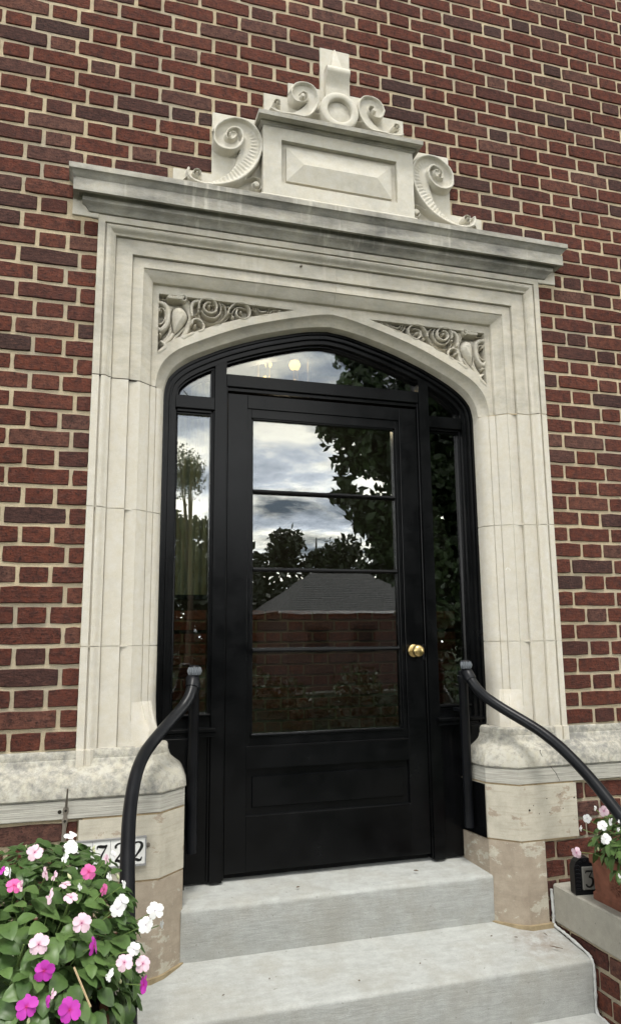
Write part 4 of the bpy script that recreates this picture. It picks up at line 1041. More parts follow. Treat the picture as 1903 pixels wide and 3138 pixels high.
step('step', step_profile(0.40, 0.014, 0.036, 0.000, -0.23), -0.636, 0.636)
step('step', step_profile(0.05, -0.312, -0.176, -0.222, -0.46), -0.8465, 0.8465)
step('step', step_profile(-0.25, -0.640, -0.398, -0.440, -0.62), -0.8468, 0.8468)
# sealant bead along the right ends of the treads
cb = [(0.848, -0.074, -0.050), (0.849, -0.076, -0.14), (0.848, -0.080, -0.182), (0.848, -0.14, -0.190), (0.848, -0.22, -0.202), (0.848, -0.285, -0.214), (0.848, -0.308, -0.228), (0.848, -0.316, -0.255), (0.848, -0.315, -0.33), (0.848, -0.316, -0.40), (0.849, -0.36, -0.412), (0.849, -0.45, -0.423)]
cbs = spline(cb, 6)
MB().tube(cbs, [0.0058 + random.uniform(-.0016, .0016) for _ in cbs], 8).build('sealant', M_CAULK, steps, 60)
# litter on the treads
for i, (x, y, z, w, k_) in enumerate([(0.33, 0.10, 0.019, 0.020, 0), (-0.18, 0.075, 0.014, 0.016, 0), (0.75, -0.23, -0.201, 0.05, 1), (0.55, -0.10, -0.184, 0.010, 0), (0.64, -0.13, -0.188, 0.014, 0), (0.765, -0.14, -0.188, 0.03, 1), (0.2, -0.2, -0.200, 0.008, 0), (-0.35, -0.16, -0.195, 0.009, 0), (-0.05, -0.24, -0.208, 0.008, 0), (-0.52, -0.21, -0.203, 0.010, 0)]):
    a = random.uniform(0, 6.28) if i != 2 else 2.3
    d = Vector((math.cos(a), math.sin(a), 0.0)) * w / 2; n_ = Vector((-math.sin(a), math.cos(a), 0)) * w * (0.22 if k_ == 0 else 0.05); c_ = Vector((x, y, z + 0.0025))
    lab = ['dark crumb of leaf at the right of the top landing', 'small curled leaf bit near the middle of the top landing', 'long brown twig near the right end of the second tread', 'tiny dark crumb in front of the right plinth', 'dark crumb just right of the plinth corner', 'short brown stalk on the stained tread by the right curb', 'dark speck of grit at the middle of the lower tread', 'dark speck of grit left of the middle tread', 'dark speck of grit near the nosing centre', 'dark speck of grit near the left rail foot'][i]
    V = [c_ - d, c_ + n_ + Vector((0, 0, .002)), c_ + d, c_ - n_, c_ - d - Vector((0, 0, .0015)), c_ + n_ - Vector((0, 0, .0015)), c_ + d - Vector((0, 0, .0015)), c_ - n_ - Vector((0, 0, .0015))]
    mk('twig' if k_ else 'leaf_crumb', V, [(0, 1, 2, 3), (4, 5, 6, 7), (0, 1, 5, 4), (1, 2, 6, 5), (2, 3, 7, 6), (3, 0, 4, 7)], M_DRYLEAF, None, label=lab, cat='twig' if k_ else 'leaf litter')

# ================================================================== WING WALLS
for sgn in (-1, 1):
    side = 'right' if sgn > 0 else 'left'
    wg = thing('wing_wall', (sgn * 1.02, -0.8, -0.65), ('low brick curb with a grey concrete cap under the terracotta box by the bare plinth' if sgn > 0 else 'low brick curb with a concrete cap under the big bed of pink and white flowers'), 'low wall', 'low walls beside the steps')
    MB().box(*sorted((sgn * 0.8545, sgn * 1.20)), -1.75, -0.0725, -0.1745, -0.0285, 0.006).build('cap_stone', M_CAP, wg)
    MB().box(*sorted((sgn * 0.8690, sgn * 1.18)), -1.70, -0.065, -0.66, -0.1748).build('mortar', M_MORTAR, wg)
    r3 = random.Random(5 + sgn)
    for k in range(6):
        z1 = -0.1850 - k * 0.0745; z0 = z1 - 0.061
        y = -0.10 - (0.0 if k % 2 else -0.05)
        nb = 0
        while y > -1.66:
            Lb = 0.2148 if (nb + k) % 2 else 0.100
            o = bpy.data.objects.new('brick', brick_mesh(Lb, 0.0603, r3.randrange(6)))
            reg(o, (sgn * (0.8600 + r3.uniform(-.001, .002)), y - Lb / 2, (z0 + z1) / 2), wg)
            o.rotation_euler = (0, 0, -math.pi / 2 if sgn > 0 else math.pi / 2)
            y -= Lb + 0.0125; nb += 1

# ================================================================== HOUSE NUMBER PLATE
plate = thing('house_number_plate', (-0.888, -0.075, 0.195), 'white enamel house number tiles in a thin grey frame behind the left handrail', 'house number')
px0, px1, pz0, pz1 = -1.015, -0.7735, 0.193, 0.288
mb = MB()
mb.box(px0, px1, -0.0765, -0.0705, pz0, pz1)
mb.box(px0 - 0.001, px1 + 0.001, -0.0835, -0.0705, pz1 - 0.0045, pz1 + 0.001); mb.box(px0 - 0.001, px1 + 0.001, -0.0835, -0.0705, pz0 - 0.001, pz0 + 0.0045)
mb.box(px1 - 0.0015, px1 + 0.001, -0.0832, -0.0705, pz0 + 0.0045, pz1 - 0.0045); mb.box(px0 - 0.001, px0 + 0.0015, -0.0832, -0.0705, pz0 + 0.0045, pz1 - 0.0045)
mb.build('plate_frame', M_ZINC, plate)
def glyph(strokes, ox, oz, s, y0, y1):
    mb = MB()
    for pts, ws in strokes:
        P = spline(pts, 5); W = np.interp(np.linspace(0, 1, len(P)), np.linspace(0, 1, len(ws)), ws)
        T = np.gradient(P, axis=0); T /= np.linalg.norm(T, axis=1)[:, None] + 1e-9; N_ = np.c_[-T[:, 1], T[:, 0]]
        A = P + N_ * W[:, None]; B = P - N_ * W[:, None]
        R = [[(ox + a[0] * s, y0, oz + a[1] * s), (ox + b[0] * s, y0, oz + b[1] * s), (ox + b[0] * s, y1, oz + b[1] * s), (ox + a[0] * s, y1, oz + a[1] * s)] for a, b in zip(A, B)]
        mb.rings(R)
    return mb
TWO = [([(0.10, 0.74), (0.08, 0.84), (0.18, 0.95), (0.34, 0.98), (0.50, 0.92), (0.54, 0.76), (0.46, 0.58), (0.30, 0.36), (0.12, 0.14), (0.08, 0.06)], [.055, .06, .05, .04, .06, .085, .075, .05, .04, .03]),
       ([(0.06, 0.06), (0.20, 0.10), (0.36, 0.04), (0.48, 0.05), (0.55, 0.20)], [.03, .07, .075, .06, .015])]
SEVEN = [([(0.05, 0.76), (0.08, 0.90), (0.22, 0.90), (0.42, 0.88), (0.58, 0.96)], [.02, .05, .085, .08, .02]),
         ([(0.57, 0.93), (0.44, 0.70), (0.30, 0.44), (0.22, 0.20), (0.22, 0.02)], [.03, .035, .05, .07, .08])]
THREE = [([(0.06, 0.82), (0.10, 0.94), (0.30, 0.95), (0.52, 0.96)], [.02, .05, .06, .03]),
         ([(0.52, 0.95), (0.38, 0.74), (0.28, 0.60), (0.44, 0.56), (0.54, 0.40), (0.48, 0.14), (0.28, 0.02), (0.10, 0.10), (0.08, 0.20)], [.03, .03, .03, .05, .08, .07, .05, .05, .06])]
tw = (px1 - px0 - 0.003) / 4
for i, g in enumerate((SEVEN, SEVEN, TWO, TWO)):
    xa = px0 + 0.0015 + i * tw
    tl = MB().box(xa + 0.0007, xa + tw - 0.0007, -0.0805, -0.0766, pz0 + 0.005, pz1 - 0.005, 0.0008).build('tile', M_WHITE, plate)
    glyph(g, xa + 0.0125, pz0 + 0.016, 0.063, -0.0814, -0.0803).build('numeral', M_INK, tl)
MB().lathe((-0.7665, -0.0705, 0.256), (0, -1, 0), [(0, 0.008), (0.002, 0.008), (0.004, 0.005), (0.0045, 0.0)], 14).build('screw_tab', M_RUST, plate)

# ================================================================== IRON HOOK ON THE WALL
hook = thing('iron_hook', (-1.047, -0.075, 0.28), 'slim weathered iron bracket screwed to the stone band above the left flowers', 'bracket')
mb = MB()
R = []
for z, w in ((0.255, 0.0065), (0.290, 0.0060), (0.330, 0.0060), (0.344, 0.0068), (0.351, 0.0088), (0.357, 0.0094), (0.363, 0.0088), (0.369, 0.0066), (0.374, 0.0058), (0.380, 0.0066), (0.386, 0.0092), (0.391, 0.0099), (0.397, 0.0092), (0.402, 0.0066)):
    x = -1.0530 + (z - 0.255) * 0.046
    R.append([(x - w, -0.0735, z), (x, -0.0775, z), (x + w, -0.0735, z), (x + w, -0.0705, z), (x - w, -0.0705, z)])
mb.rings(R).build('strap', M_RUST, hook)
MB().tube([(-1.0462, -0.0735, 0.400), (-1.0452, -0.083, 0.420), (-1.0440, -0.101, 0.440), (-1.0428, -0.116, 0.470)], [0.0048, 0.0040, 0.0032, 0.0028], 8).build('prong', M_RUST, hook, 60)
for z in (0.3570, 0.3908):
    x = -1.0530 + (z - 0.255) * 0.046
    MB().lathe((x, -0.0772, z), (0, -1, 0), [(0, 0.0046), (0.0012, 0.0044), (0.0016, 0.0)], 12).build('screw', M_CRACK, hook)
mk('anchor_hole', *(lambda m_: (m_.V, m_.F))(MB().lathe((-1.0665, -0.0702, 0.3868), (0, -1, 0), [(0, 0.0066), (0.0008, 0.006), (0.0012, 0.0)], 12)), M_CRACK, hook)
# drilled holes and stains in the right plinth
mb = MB()
for x, z, r in ((0.770, 0.2585, 0.0048), (0.9875, 0.2945, 0.0040), (0.815, 0.2420, 0.0022), (0.865, 0.2440, 0.0024), (0.920, 0.3130, 0.0024), (0.855, 0.2990, 0.0026), (0.930, 0.2550, 0.0024), (0.790, 0.2760, 0.0024)):
    mb.lathe((x, -0.0692, z), (0, -1, 0), [(0, r), (0.0006, r * .9), (0.0009, 0.0)], 10)
mb.build('drill_hole', M_CRACK, case)

# ================================================================== NUMBERED BLOCK ON THE RIGHT CAP
nb_ = thing('number_block', (0.90, -0.215, -0.028), 'small black cast stand with a grey tile numbered 3 beside the right flower box', 'number stand')
nb_.rotation_euler.z = math.radians(-8)
def local(m_, name, mat, parent, ang=None): return mk(name, [(x + 0.90, y - 0.215, z - 0.028) for x, y, z in m_.V], m_.F, mat, parent, ang, org=(0.90, -0.215, -0.028))
mb = MB()
prof = [(-0.043, 0.0), (-0.045, 0.006), (-0.045, 0.100), (-0.036, 0.122), (-0.018, 0.134), (0.018, 0.134), (0.036, 0.122), (0.045, 0.100), (0.045, 0.006), (0.043, 0.0)]
mb.prism(prof, -0.019, 0.019); local(mb, 'casting', M_IRON, nb_)
mb = MB()
for i in range(7):
    z = 0.018 + i * 0.014; mb.box(-0.0405, -0.0235, -0.0235, -0.0188, z, z + 0.007, 0.0015)
for i in range(5):
    a = math.radians(20 + i * 35); mb.box(0.034 * math.cos(a) - 0.004, 0.034 * math.cos(a) + 0.004, -0.0235, -0.0188, 0.094 + 0.028 * math.sin(a), 0.101 + 0.028 * math.sin(a), 0.0015)
local(mb, 'ornament', M_IRON, nb_)
tl = local(MB().box(-0.016, 0.034, -0.0290, -0.0192, 0.020, 0.104, 0.0025), 'tile', M_GREYTILE, nb_)
g = glyph(THREE, 0.0, 0.0, 0.062, 0, 1)
g.V = [(-0.008 + x, -0.0300 if y == 0 else -0.0288, 0.030 + z) for x, y, z in g.V]; local(g, 'numeral', M_INK, tl)

# ================================================================== TERRACOTTA BOXES
def planter(x0, x1, y0, y1, z0, z1, lab, face):
    t = thing('terracotta_planter', ((x0 + x1) / 2, (y0 + y1) / 2, z0), lab, 'planter', 'terracotta flower boxes on the low walls')
    h = z1 - z0; tp = 0.016
    def ring(d, z): return [(x0 + d, y0 + d, z), (x1 - d, y0 + d, z), (x1 - d, y1 - d, z), (x0 + d, y1 - d, z)]
    R = [ring(0.004, z0), ring(0.002, z0 + 0.004), ring(0.002, z0 + 0.026), ring(0.006, z0 + 0.030), ring(0.008, z0 + 0.034), ring(0.004, z1 - 0.046), ring(0.003, z1 - 0.042), ring(0.003, z1 - 0.040), ring(-0.002, z1 - 0.038), ring(-0.004, z1 - 0.030), ring(-0.004, z1 - 0.002), ring(-0.002, z1), ring(0.014, z1), ring(0.016, z1 - 0.03), ring(0.016, z1 - 0.032)]
    MB().rings(R).build('box', M_TERRA, t, 35)
    MB().box(x0 + 0.0165, x1 - 0.0165, y0 + 0.0165, y1 - 0.0165, z1 - 0.034, z1 - 0.014).build('soil', M_SOIL, t)
    xf = x0 + 0.006 if face < 0 else x1 - 0.006
    for yc in (y1 - 0.13, (y0 + y1) / 2 - 0.03, y0 + 0.14):
        mb = MB(); zc = z0 + 0.078
        for i in range(12):
            a = i * math.pi / 6
            mb.tube([(xf - face * 0.001, yc + math.cos(a) * 0.006, zc + math.sin(a) * 0.006), (xf + face * 0.0042, yc + math.cos(a) * 0.018, zc + math.sin(a) * 0.018), (xf + face * 0.001, yc + math.cos(a) * 0.034, zc + math.sin(a) * 0.034)], [0.0022, 0.0042, 0.0016], 6)
        mb.lathe((xf, yc, zc), (face, 0, 0), [(0, 0.007), (0.004, 0.006), (0.006, 0.0)], 10)
        mb.build('rosette', M_TERRA, t, 60)
    return t
planter(-1.145, -0.925, -1.07, -0.42, -0.0285, 0.140, 'terracotta trough almost hidden under the big mound of flowers', 1)
planter(0.893, 1.085, -0.94, -0.277, -0.0285, 0.140, 'terracotta trough with pressed rosettes on the right low wall', -1)

# ================================================================== IMPATIENS
def leaf_mesh(var):
    r = random.Random(40 + var)
    L, W = 1.0, r.uniform(0.34, 0.42); rows = [0.0, 0.10, 0.26, 0.44, 0.62, 0.80, 0.93]
    V = []; F = []
    for i, t in enumerate(rows):
        w = W * (math.sin(math.pi * min(1, (t * 0.93 + 0.05)) ** 0.85) ** 0.8) * (1.0 if i else 0.25)
        z = 0.10 * math.sin(t * 2.6) - 0.16 * t * t * r.uniform(0.7, 1.3); fold = 0.07 + 0.02 * r.random()
        s = 0.012 * (1 if i % 2 else -1)
        V += [(-w - s, t, z + fold * w / W), (-w * 0.5, t - 0.02, z + fold * 0.75 * w / W + 0.012), (0, t, z), (w * 0.5, t - 0.02, z + fold * 0.75 * w / W + 0.012), (w + s, t, z + fold * w / W)]
    for i in range(len(rows) - 1):
        for j in range(4): a = i * 5 + j; F.append((a, a + 1, a + 6, a + 5))
    V.append((0, 1.0, V[-3][2] - 0.05)); n = len(V) - 1; b = (len(rows) - 1) * 5
    F += [(b + j, b + j + 1, n) for j in range(4)]
    V += [(0.012, 0.0, 0.0), (-0.012, 0, 0), (0.0, -0.35, -0.06)]; F.append((n + 1, n + 2, n + 3))
    me = mesh_from('leaf', V, F, M_LEAF, 60, False)
    return me
LEAVES = [leaf_mesh(i) for i in range(5)]
def petal_mesh(col):
    V = []; F = []; th = []
    rows = [(0.03, 0.04), (0.16, 0.14), (0.32, 0.29), (0.50, 0.42), (0.68, 0.455), (0.85, 0.37), (0.96, 0.20)]
    for t, w in rows:
        for u in (-1, -0.5, 0, 0.5, 1):
            tt = t + (0.04 * (abs(u) == 0.5) - 0.05 * (u == 0)) * (t > 0.8)
            V.append((u * w, tt, 0.05 * math.sin(t * 3) - 0.10 * t * t + 0.035 * abs(u) ** 2 + 0.02 * u * t)); th.append(max(0.0, 1 - t / 0.30) ** 1.2)
    for i in range(len(rows) - 1):
        for j in range(4): a = i * 5 + j; F.append((a, a + 1, a + 6, a + 5))
    me = mesh_from('petal', V, F, M_PET[col], 70, False)
    at = me.attributes.new('throat', 'FLOAT', 'POINT'); at.data.foreach_set('value', th)
    return me
PETALS = {c: petal_mesh(c) for c in 'WLPM'}
def eye_mesh(col):
    m_ = MB(); m_.lathe((0, 0, 0), 'z', [(-0.03, 0.0), (-0.02, 0.06), (0.03, 0.075), (0.07, 0.05), (0.10, 0.0)], 8)
    m_.tube([(0, 0, -0.02), (0.03, 0.10, -0.30), (0.02, 0.28, -0.52)], [0.03, 0.014, 0.008], 5)
    return mesh_from('flower', m_.V, m_.F, M_EYE[col], 60)
EYES = {c: eye_mesh(c) for c in 'WLPM'}
def frame_from(nrm, upv):
    z = Vector(nrm).normalized(); y = Vector(upv) - z * Vector(upv).dot(z)
    if y.length < 1e-4: y = z.orthogonal()
    y.normalize(); x = y.cross(z); m_ = Matrix((x, y, z)).transposed(); return m_.to_4x4()
def impatiens(root_loc, C, Rr, flowers, lab, n_leaf, seed, e=2.4, max_ind=300, zmin=None):
    r = random.Random(seed)
    pl = thing('impatiens', root_loc, lab, 'flowering plant', 'impatiens in terracotta boxes')
    root = Vector(root_loc); C = Vector(C)
    items = []
    for i in range(n_leaf):
        while True:
            v = Vector((r.gauss(0, 1), r.gauss(0, 1), r.gauss(0, 1)))
            if v.length < .1: continue
            s = (abs(v.x) ** e + abs(v.y) ** e + abs(v.z) ** e) ** (1 / e); u = v / s
            depth = 1.0 - 0.50 * r.random() ** 1.9
            p = Vector((C.x + u.x * Rr[0] * depth, C.y + u.y * Rr[1] * depth, C.z + u.z * Rr[2] * depth))
            if zmin is not None and p.z < zmin + 0.02 * r.random(): continue
            break
        g = Vector((u.x / Rr[0], u.y / Rr[1], u.z / Rr[2])).normalized()
        nrm = (g * 0.75 + Vector((0, 0, 0.75)) + Vector((r.gauss(0, .30), r.gauss(0, .30), r.gauss(0, .22)))).normalized()
        out_ = (g + Vector((r.gauss(0, .5), r.gauss(0, .5), -0.35 + r.gauss(0, .3))))
        sz = r.uniform(0.032, 0.055) * (0.85 if depth < .8 else 1)
        m_ = Matrix.Translation(p) @ frame_from(nrm, out_) @ Matrix.Scale(sz, 4)
        items.append(((p - CAM_POS).length - depth * 0.25 + (0.3 if g.dot(p - CAM_POS) > 0 else 0), m_, r.randrange(5)))
    items.sort(key=lambda t: t[0])
    for d, m_, v in items[:max_ind]:
        o = bpy.data.objects.new('leaf', LEAVES[v]); COL.objects.link(o); o.parent = pl
        o.matrix_local = Matrix.Translation(-root) @ m_
    if len(items) > max_ind:
        V = []; F = []
        for d, m_, v in items[max_ind:]:
            o_ = len(V); V += [m_ @ q.co for q in LEAVES[v].vertices]; F += [tuple(i + o_ for i in p_.vertices) for p_ in LEAVES[v].polygons]
        mk('foliage', V, F, M_LEAF, pl, 60, False, kind='stuff')
    mb = MB()
    for i in range(46):
        a, b = r.uniform(-.8, .8), r.uniform(-.8, .8)
        p = Vector((C.x + a * Rr[0] * .55, C.y + b * Rr[1] * .7, root.z)); q = Vector((C.x + a * Rr[0] * 0.95, C.y + b * Rr[1] * 0.95, C.z + Rr[2] * r.uniform(0.1, 0.75)))
        md = (p + q) / 2 + Vector((r.gauss(0, .015), r.gauss(0, .015), 0.02)); mb.tube([p, md, q], [0.0038, 0.003, 0.0022], 5)
    for x, y, z, s, c, k in flowers:
        p = Vector((x, y, z)); q = p + (C - p) * 0.30 + Vector((0, 0, -0.02)); mb.tube([p, (p + q) / 2 + Vector((r.gauss(0, .006), 0, 0.008)), q], [0.0013, 0.0013, 0.0014], 4)
    mb.build('stems', M_STEM, pl, 60)
    for x, y, z, s, c, k in flowers:
        p = Vector((x, y, z)); toc = (CAM_POS - p).normalized(); g = Vector(((p.x - C.x) / Rr[0] ** 2, (p.y - C.y) / Rr[1] ** 2, (p.z - C.z) / Rr[2] ** 2)).normalized()
        sd = toc.cross(Vector((0, 0, 1))).normalized()
        if k == 0: nrm = toc * 0.95 + g * 0.35 + Vector((r.gauss(0, .16), 0, r.gauss(0, .14)))
        elif k == 1: nrm = toc * 0.42 + sd * r.choice((-0.85, 0.85)) + Vector((0, 0, 0.15 + r.gauss(0, .15)))
        elif k == 2: nrm = toc * 0.30 + Vector((r.gauss(0, .2), 0, 0.9))
        else: nrm = toc * 0.22 + Vector((0.25, 0, 0.95))
        m_ = Matrix.Translation(p + g * 0.008) @ frame_from(nrm, Vector((0, 0, 1))) @ Matrix.Scale(s * 0.475, 4)
        fo = bpy.data.objects.new('flower', EYES[c]); COL.objects.link(fo); fo.parent = pl; fo.matrix_local = Matrix.Translation(-root) @ m_
        angs = [0, 70, 141, 219, 290]; rot = r.uniform(-14, 14)
        for j, a in enumerate(angs):
            po = bpy.data.objects.new('petal', PETALS[c]); COL.objects.link(po); po.parent = fo
            sc = r.uniform(0.93, 1.07)
            po.matrix_local = Matrix.Rotation(math.radians(a + rot + r.uniform(-5, 5)), 4, 'Z') @ Matrix.Translation((0, 0, 0.012 * j)) @ Matrix.Rotation(r.uniform(-.30, .26), 4, 'X') @ Matrix.Rotation(r.uniform(-.28, .28), 4, 'Y') @ Matrix.Scale(sc, 4)
    for i in range(18):
        v = Vector((r.gauss(0, 1), r.gauss(0, 1) - .6, abs(r.gauss(0, 1)))); s = (abs(v.x) ** e + abs(v.y) ** e + abs(v.z) ** e) ** (1 / e); u = v / s
        p = Vector((C.x + u.x * Rr[0] * 1.04, C.y + u.y * Rr[1] * 1.04, C.z + u.z * Rr[2] * 1.04))
        if zmin is not None and p.z < zmin + .03: continue
        mb = MB(); mb.lathe(p, (r.gauss(0, .4), r.gauss(0, .4), 1), [(-0.006, 0.0), (-0.003, 0.003), (0.002, 0.0036), (0.007, 0.002), (0.011, 0.0)], 7)
        mb.build('bud', M_BUD, pl, 60)
    return pl
impatiens((-1.035, -0.745, 0.126), (-1.10, -0.82, 0.185), (0.236, 0.390, 0.262), fl_left, 'large leafy mound of white, pink and magenta impatiens hanging over the left rail', 2300, 11, zmin=0.02)
impatiens((0.989, -0.61, 0.126), (1.03, -0.60, 0.185), (0.215, 0.325, 0.15), fl_right, 'small impatiens with white and pale pink blooms at the right edge', 800, 12, max_ind=220, zmin=0.125)
# a cut straw lying in the leaves
mk('straw', *(lambda m_: (m_.V, m_.F))(MB().tube([(-1.000, -1.205, 0.330), (-0.966, -1.225, 0.262)], 0.0021, 6)), M_WOODBIT, None, label='short dry straw stuck among the lower leaves of the left flowers', cat='straw')

# ================================================================== VESTIBULE BEHIND THE DOOR
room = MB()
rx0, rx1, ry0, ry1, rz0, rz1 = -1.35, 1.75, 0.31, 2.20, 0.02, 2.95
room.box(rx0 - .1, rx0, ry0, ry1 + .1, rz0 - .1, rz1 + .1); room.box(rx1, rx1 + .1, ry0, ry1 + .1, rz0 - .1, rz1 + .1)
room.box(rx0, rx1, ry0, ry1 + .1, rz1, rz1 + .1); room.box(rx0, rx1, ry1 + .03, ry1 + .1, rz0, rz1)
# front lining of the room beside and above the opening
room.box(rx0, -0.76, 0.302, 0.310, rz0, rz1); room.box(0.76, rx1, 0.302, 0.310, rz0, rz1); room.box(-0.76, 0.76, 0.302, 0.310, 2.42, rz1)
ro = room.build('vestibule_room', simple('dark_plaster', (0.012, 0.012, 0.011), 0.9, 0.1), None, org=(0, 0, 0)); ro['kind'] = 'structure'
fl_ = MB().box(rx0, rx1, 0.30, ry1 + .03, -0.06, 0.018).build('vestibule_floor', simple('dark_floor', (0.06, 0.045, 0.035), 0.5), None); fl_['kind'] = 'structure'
MB().box(rx0, rx1, 2.232, 2.26, 0.02, rz1).build('dark_backing', M_DARK, None)['kind'] = 'structure'  # near-black sheet added; its colour stands for unlit depth above the brick wall
vw = thing('vestibule_wall', (0.3, 2.18, 0.02), 'dim brick wall inside, seen through the lower door panes', 'wall')
MB().box(rx0, rx1, 2.176, 2.23, 0.018, 1.15).build('mortar', simple('dim_mortar', (0.12, 0.11, 0.075), 0.95, 0.1), vw)  # darker copy of the wall mortar, with the dim interior put into its colour
r4 = random.Random(21); V_ = MB(); tn = []; cnt = 0
for k in range(15):
    z0 = 0.030 + k * 0.0755
    for a, b in course_intervals(k % 2 == 1, rx0, rx1, -1.02):
        L = b - a - MORT
        if L < 0.04: continue
        if 0.20 < z0 < 1.15 and a > -0.15 and b < 1.45:
            o = bpy.data.objects.new('brick', brick_mesh(round(L / 0.004) * 0.004, 0.0615, r4.randrange(6)))
            reg(o, ((a + b) / 2, 2.168 + r4.uniform(-.002, .002), z0 + 0.0377), vw)
        else:
            Vv, Ff = brick_mesh_data(L, 0.0615, r4.randrange(9999)); V_.add([(x + (a + b) / 2, y + 2.168, z + z0 + 0.0377) for x, y, z in Vv], Ff); tn += [r4.random()] * len(Ff)
bo = V_.build('brickwork', M_BRICK, vw, kind='stuff', org=(0, 0, 0)); at = bo.data.attributes.new('tone', 'FLOAT', 'FACE'); at.data.foreach_set('value', tn)
# curtain behind the left sidelight
R = []
for z in np.linspace(1.152, 2.12, 9):
    R.append([(x, 0.335 + 0.010 * math.sin(x * 210) + 0.006 * math.sin(x * 97 + 1.3), z) for x in np.linspace(-0.70, -0.46, 60)] )
mb = MB(); mb.rings(R, False, False); mb.rings([[(x, y + 0.003, z) for x, y, z in r_] for r_ in R], False, False)
cu = mb.build('curtain', M_CURTAIN, None, 70, label='thin greenish curtain hanging behind the left sidelight', cat='curtain')
# pendant lantern
lan = thing('pendant_lantern', (0.07, 1.25, 2.42), 'lit brass lantern with warm bulbs hanging behind the transom glass', 'lantern')
lx, ly, lz0, lz1, hw = 0.075, 1.25, 2.44, 2.76, 0.125
mb = MB()
for a in (-1, 1):
    for b in (-1, 1): mb.box(lx + a * hw - .006, lx + a * hw + .006, ly + b * hw - .006, ly + b * hw + .006, lz0, lz1)
for z in (lz0, lz1 - .012):
    for a in (-1, 1): mb.box(lx - hw, lx + hw, ly + a * hw - .006, ly + a * hw + .006, z, z + .012); mb.box(lx + a * hw - .006, lx + a * hw + .006, ly - hw, ly + hw, z, z + .012)
mb.build('cage', M_BRASS, lan)
MB().tube([(lx, ly, lz1), (lx, ly, 2.95)], 0.006, 8).build('chain', M_BRASS, lan)
MB().lathe((lx, ly, lz1 - .004), 'z', [(0, hw), (0.02, hw), (0.08, 0.03), (0.09, 0.0)], 4).build('roof', M_BRASS, lan)
for bx, by, bz, br in ((lx + 0.066, ly - 0.03, 2.598, 0.036), (lx - 0.095, ly - 0.02, 2.590, 0.022), (lx - 0.10, ly + 0.03, 2.515, 0.022)):
    MB().lathe((bx, by, bz), 'z', [(-br, 0), (-br * .7, br * .7), (0, br), (br * .7, br * .7), (br, 0)], 14).build('bulb', M_BULB, lan, 80)
    MB().lathe((bx, by, bz - br - .055), 'z', [(0, 0.010), (0.058, 0.010), (0.06, 0)], 10).build('socket', M_BRASS, lan)
ll = bpy.data.lights.new('lantern_light', 'POINT'); ll.energy = 24.0; ll.color = (1.0, 0.80, 0.52); ll.shadow_soft_size = 0.05
lo = bpy.data.objects.new('lantern_light', ll); COL.objects.link(lo); lo.location = (lx, ly, 2.30)

# ================================================================== GROUND AND THE STREET BEHIND THE CAMERA
def quad(name, x0, x1, y0, y1, z, mat):
    o = mk(name, [(x0, y0, z), (x1, y0, z), (x1, y1, z), (x0, y1, z)], [(0, 1, 2, 3)], mat, None); o['kind'] = 'structure'; return o
quad('ground', -160, 160, -170, 0.2, -0.640, M_GRASS)
quad('path', -0.95, 0.95, -14.0, -0.1, -0.622, M_PATH)
quad('street', -160, 160, -19.5, -13.5, -0.618, simple('asphalt', (0.055, 0.055, 0.055), 0.9, 0.2))
def crown(name, blobs, n, size, mat, parent, seed):
    g = np.random.default_rng(seed); V = np.zeros((0, 3)); ctr = []
    w = np.array([b[3] ** 2 for b in blobs]); w = w / w.sum()
    ids = g.choice(len(blobs), n, p=w); B = np.array([[b[0], b[1], b[2], b[3], b[4]] for b in blobs])[ids]
    d = g.normal(size=(n, 3)); d /= np.linalg.norm(d, axis=1)[:, None]; rad = g.random(n) ** 0.45
    lump = 1 + 0.22 * np.sin(d[:, 0] * 7 + ids) * np.sin(d[:, 2] * 6 + ids * 2)
    P = B[:, :3] + d * (rad * lump)[:, None] * np.c_[B[:, 3], B[:, 3], B[:, 4]]
    a = g.normal(size=(n, 3)); a /= np.linalg.norm(a, axis=1)[:, None]; b = np.cross(a, g.normal(size=(n, 3))); b /= np.linalg.norm(b, axis=1)[:, None]
    s = (size * g.uniform(0.6, 1.3, n))[:, None]
    Q = np.stack([P - a * s, P + b * s * .55, P + a * s, P - b * s * .55], 1).reshape(-1, 3)
    F = np.arange(n * 4).reshape(n, 4)
    return mk(name, Q.tolist(), F.tolist(), mat, parent, None, False)
def tree(name, x, y, h, blobs, n, size, mat, lab, seed, tr=0.18):
    t = thing(name, (x, y, -0.64), lab, 'tree')
    r = random.Random(seed); mb = MB()
    mb.tube([(x, y, -0.64), (x + .05, y, h * .3), (x - .04, y + .05, h * .62), (x, y, h * .9)], [tr, tr * .8, tr * .5, tr * .12], 9)
    for b in blobs[:7]: mb.tube([(x, y, h * r.uniform(.28, .45)), ((x + b[0]) / 2, (y + b[1]) / 2, (h * .5 + b[2]) / 2), (b[0], b[1], b[2])], [tr * .45, tr * .28, tr * .06], 6)
    mb.build('trunk', M_BARK, t, 60); crown('crown', blobs, n, size, mat, t, seed); return t
r5 = random.Random(2)
bl = []
for i in range(60):
    a = r5.uniform(0, 6.28); u = r5.random() ** .6
    q_ = (7.4 + math.cos(a) * 3.4 * u, -10.6 + math.sin(a) * 1.6 * u, 5.4 + r5.uniform(-2.4, 3.2), r5.uniform(0.7, 1.15), r5.uniform(0.5, 0.85))
    if q_[0] - q_[3] * 0.95 > 3.0 + (-9 - q_[1]) * 0.33: bl.append(q_)
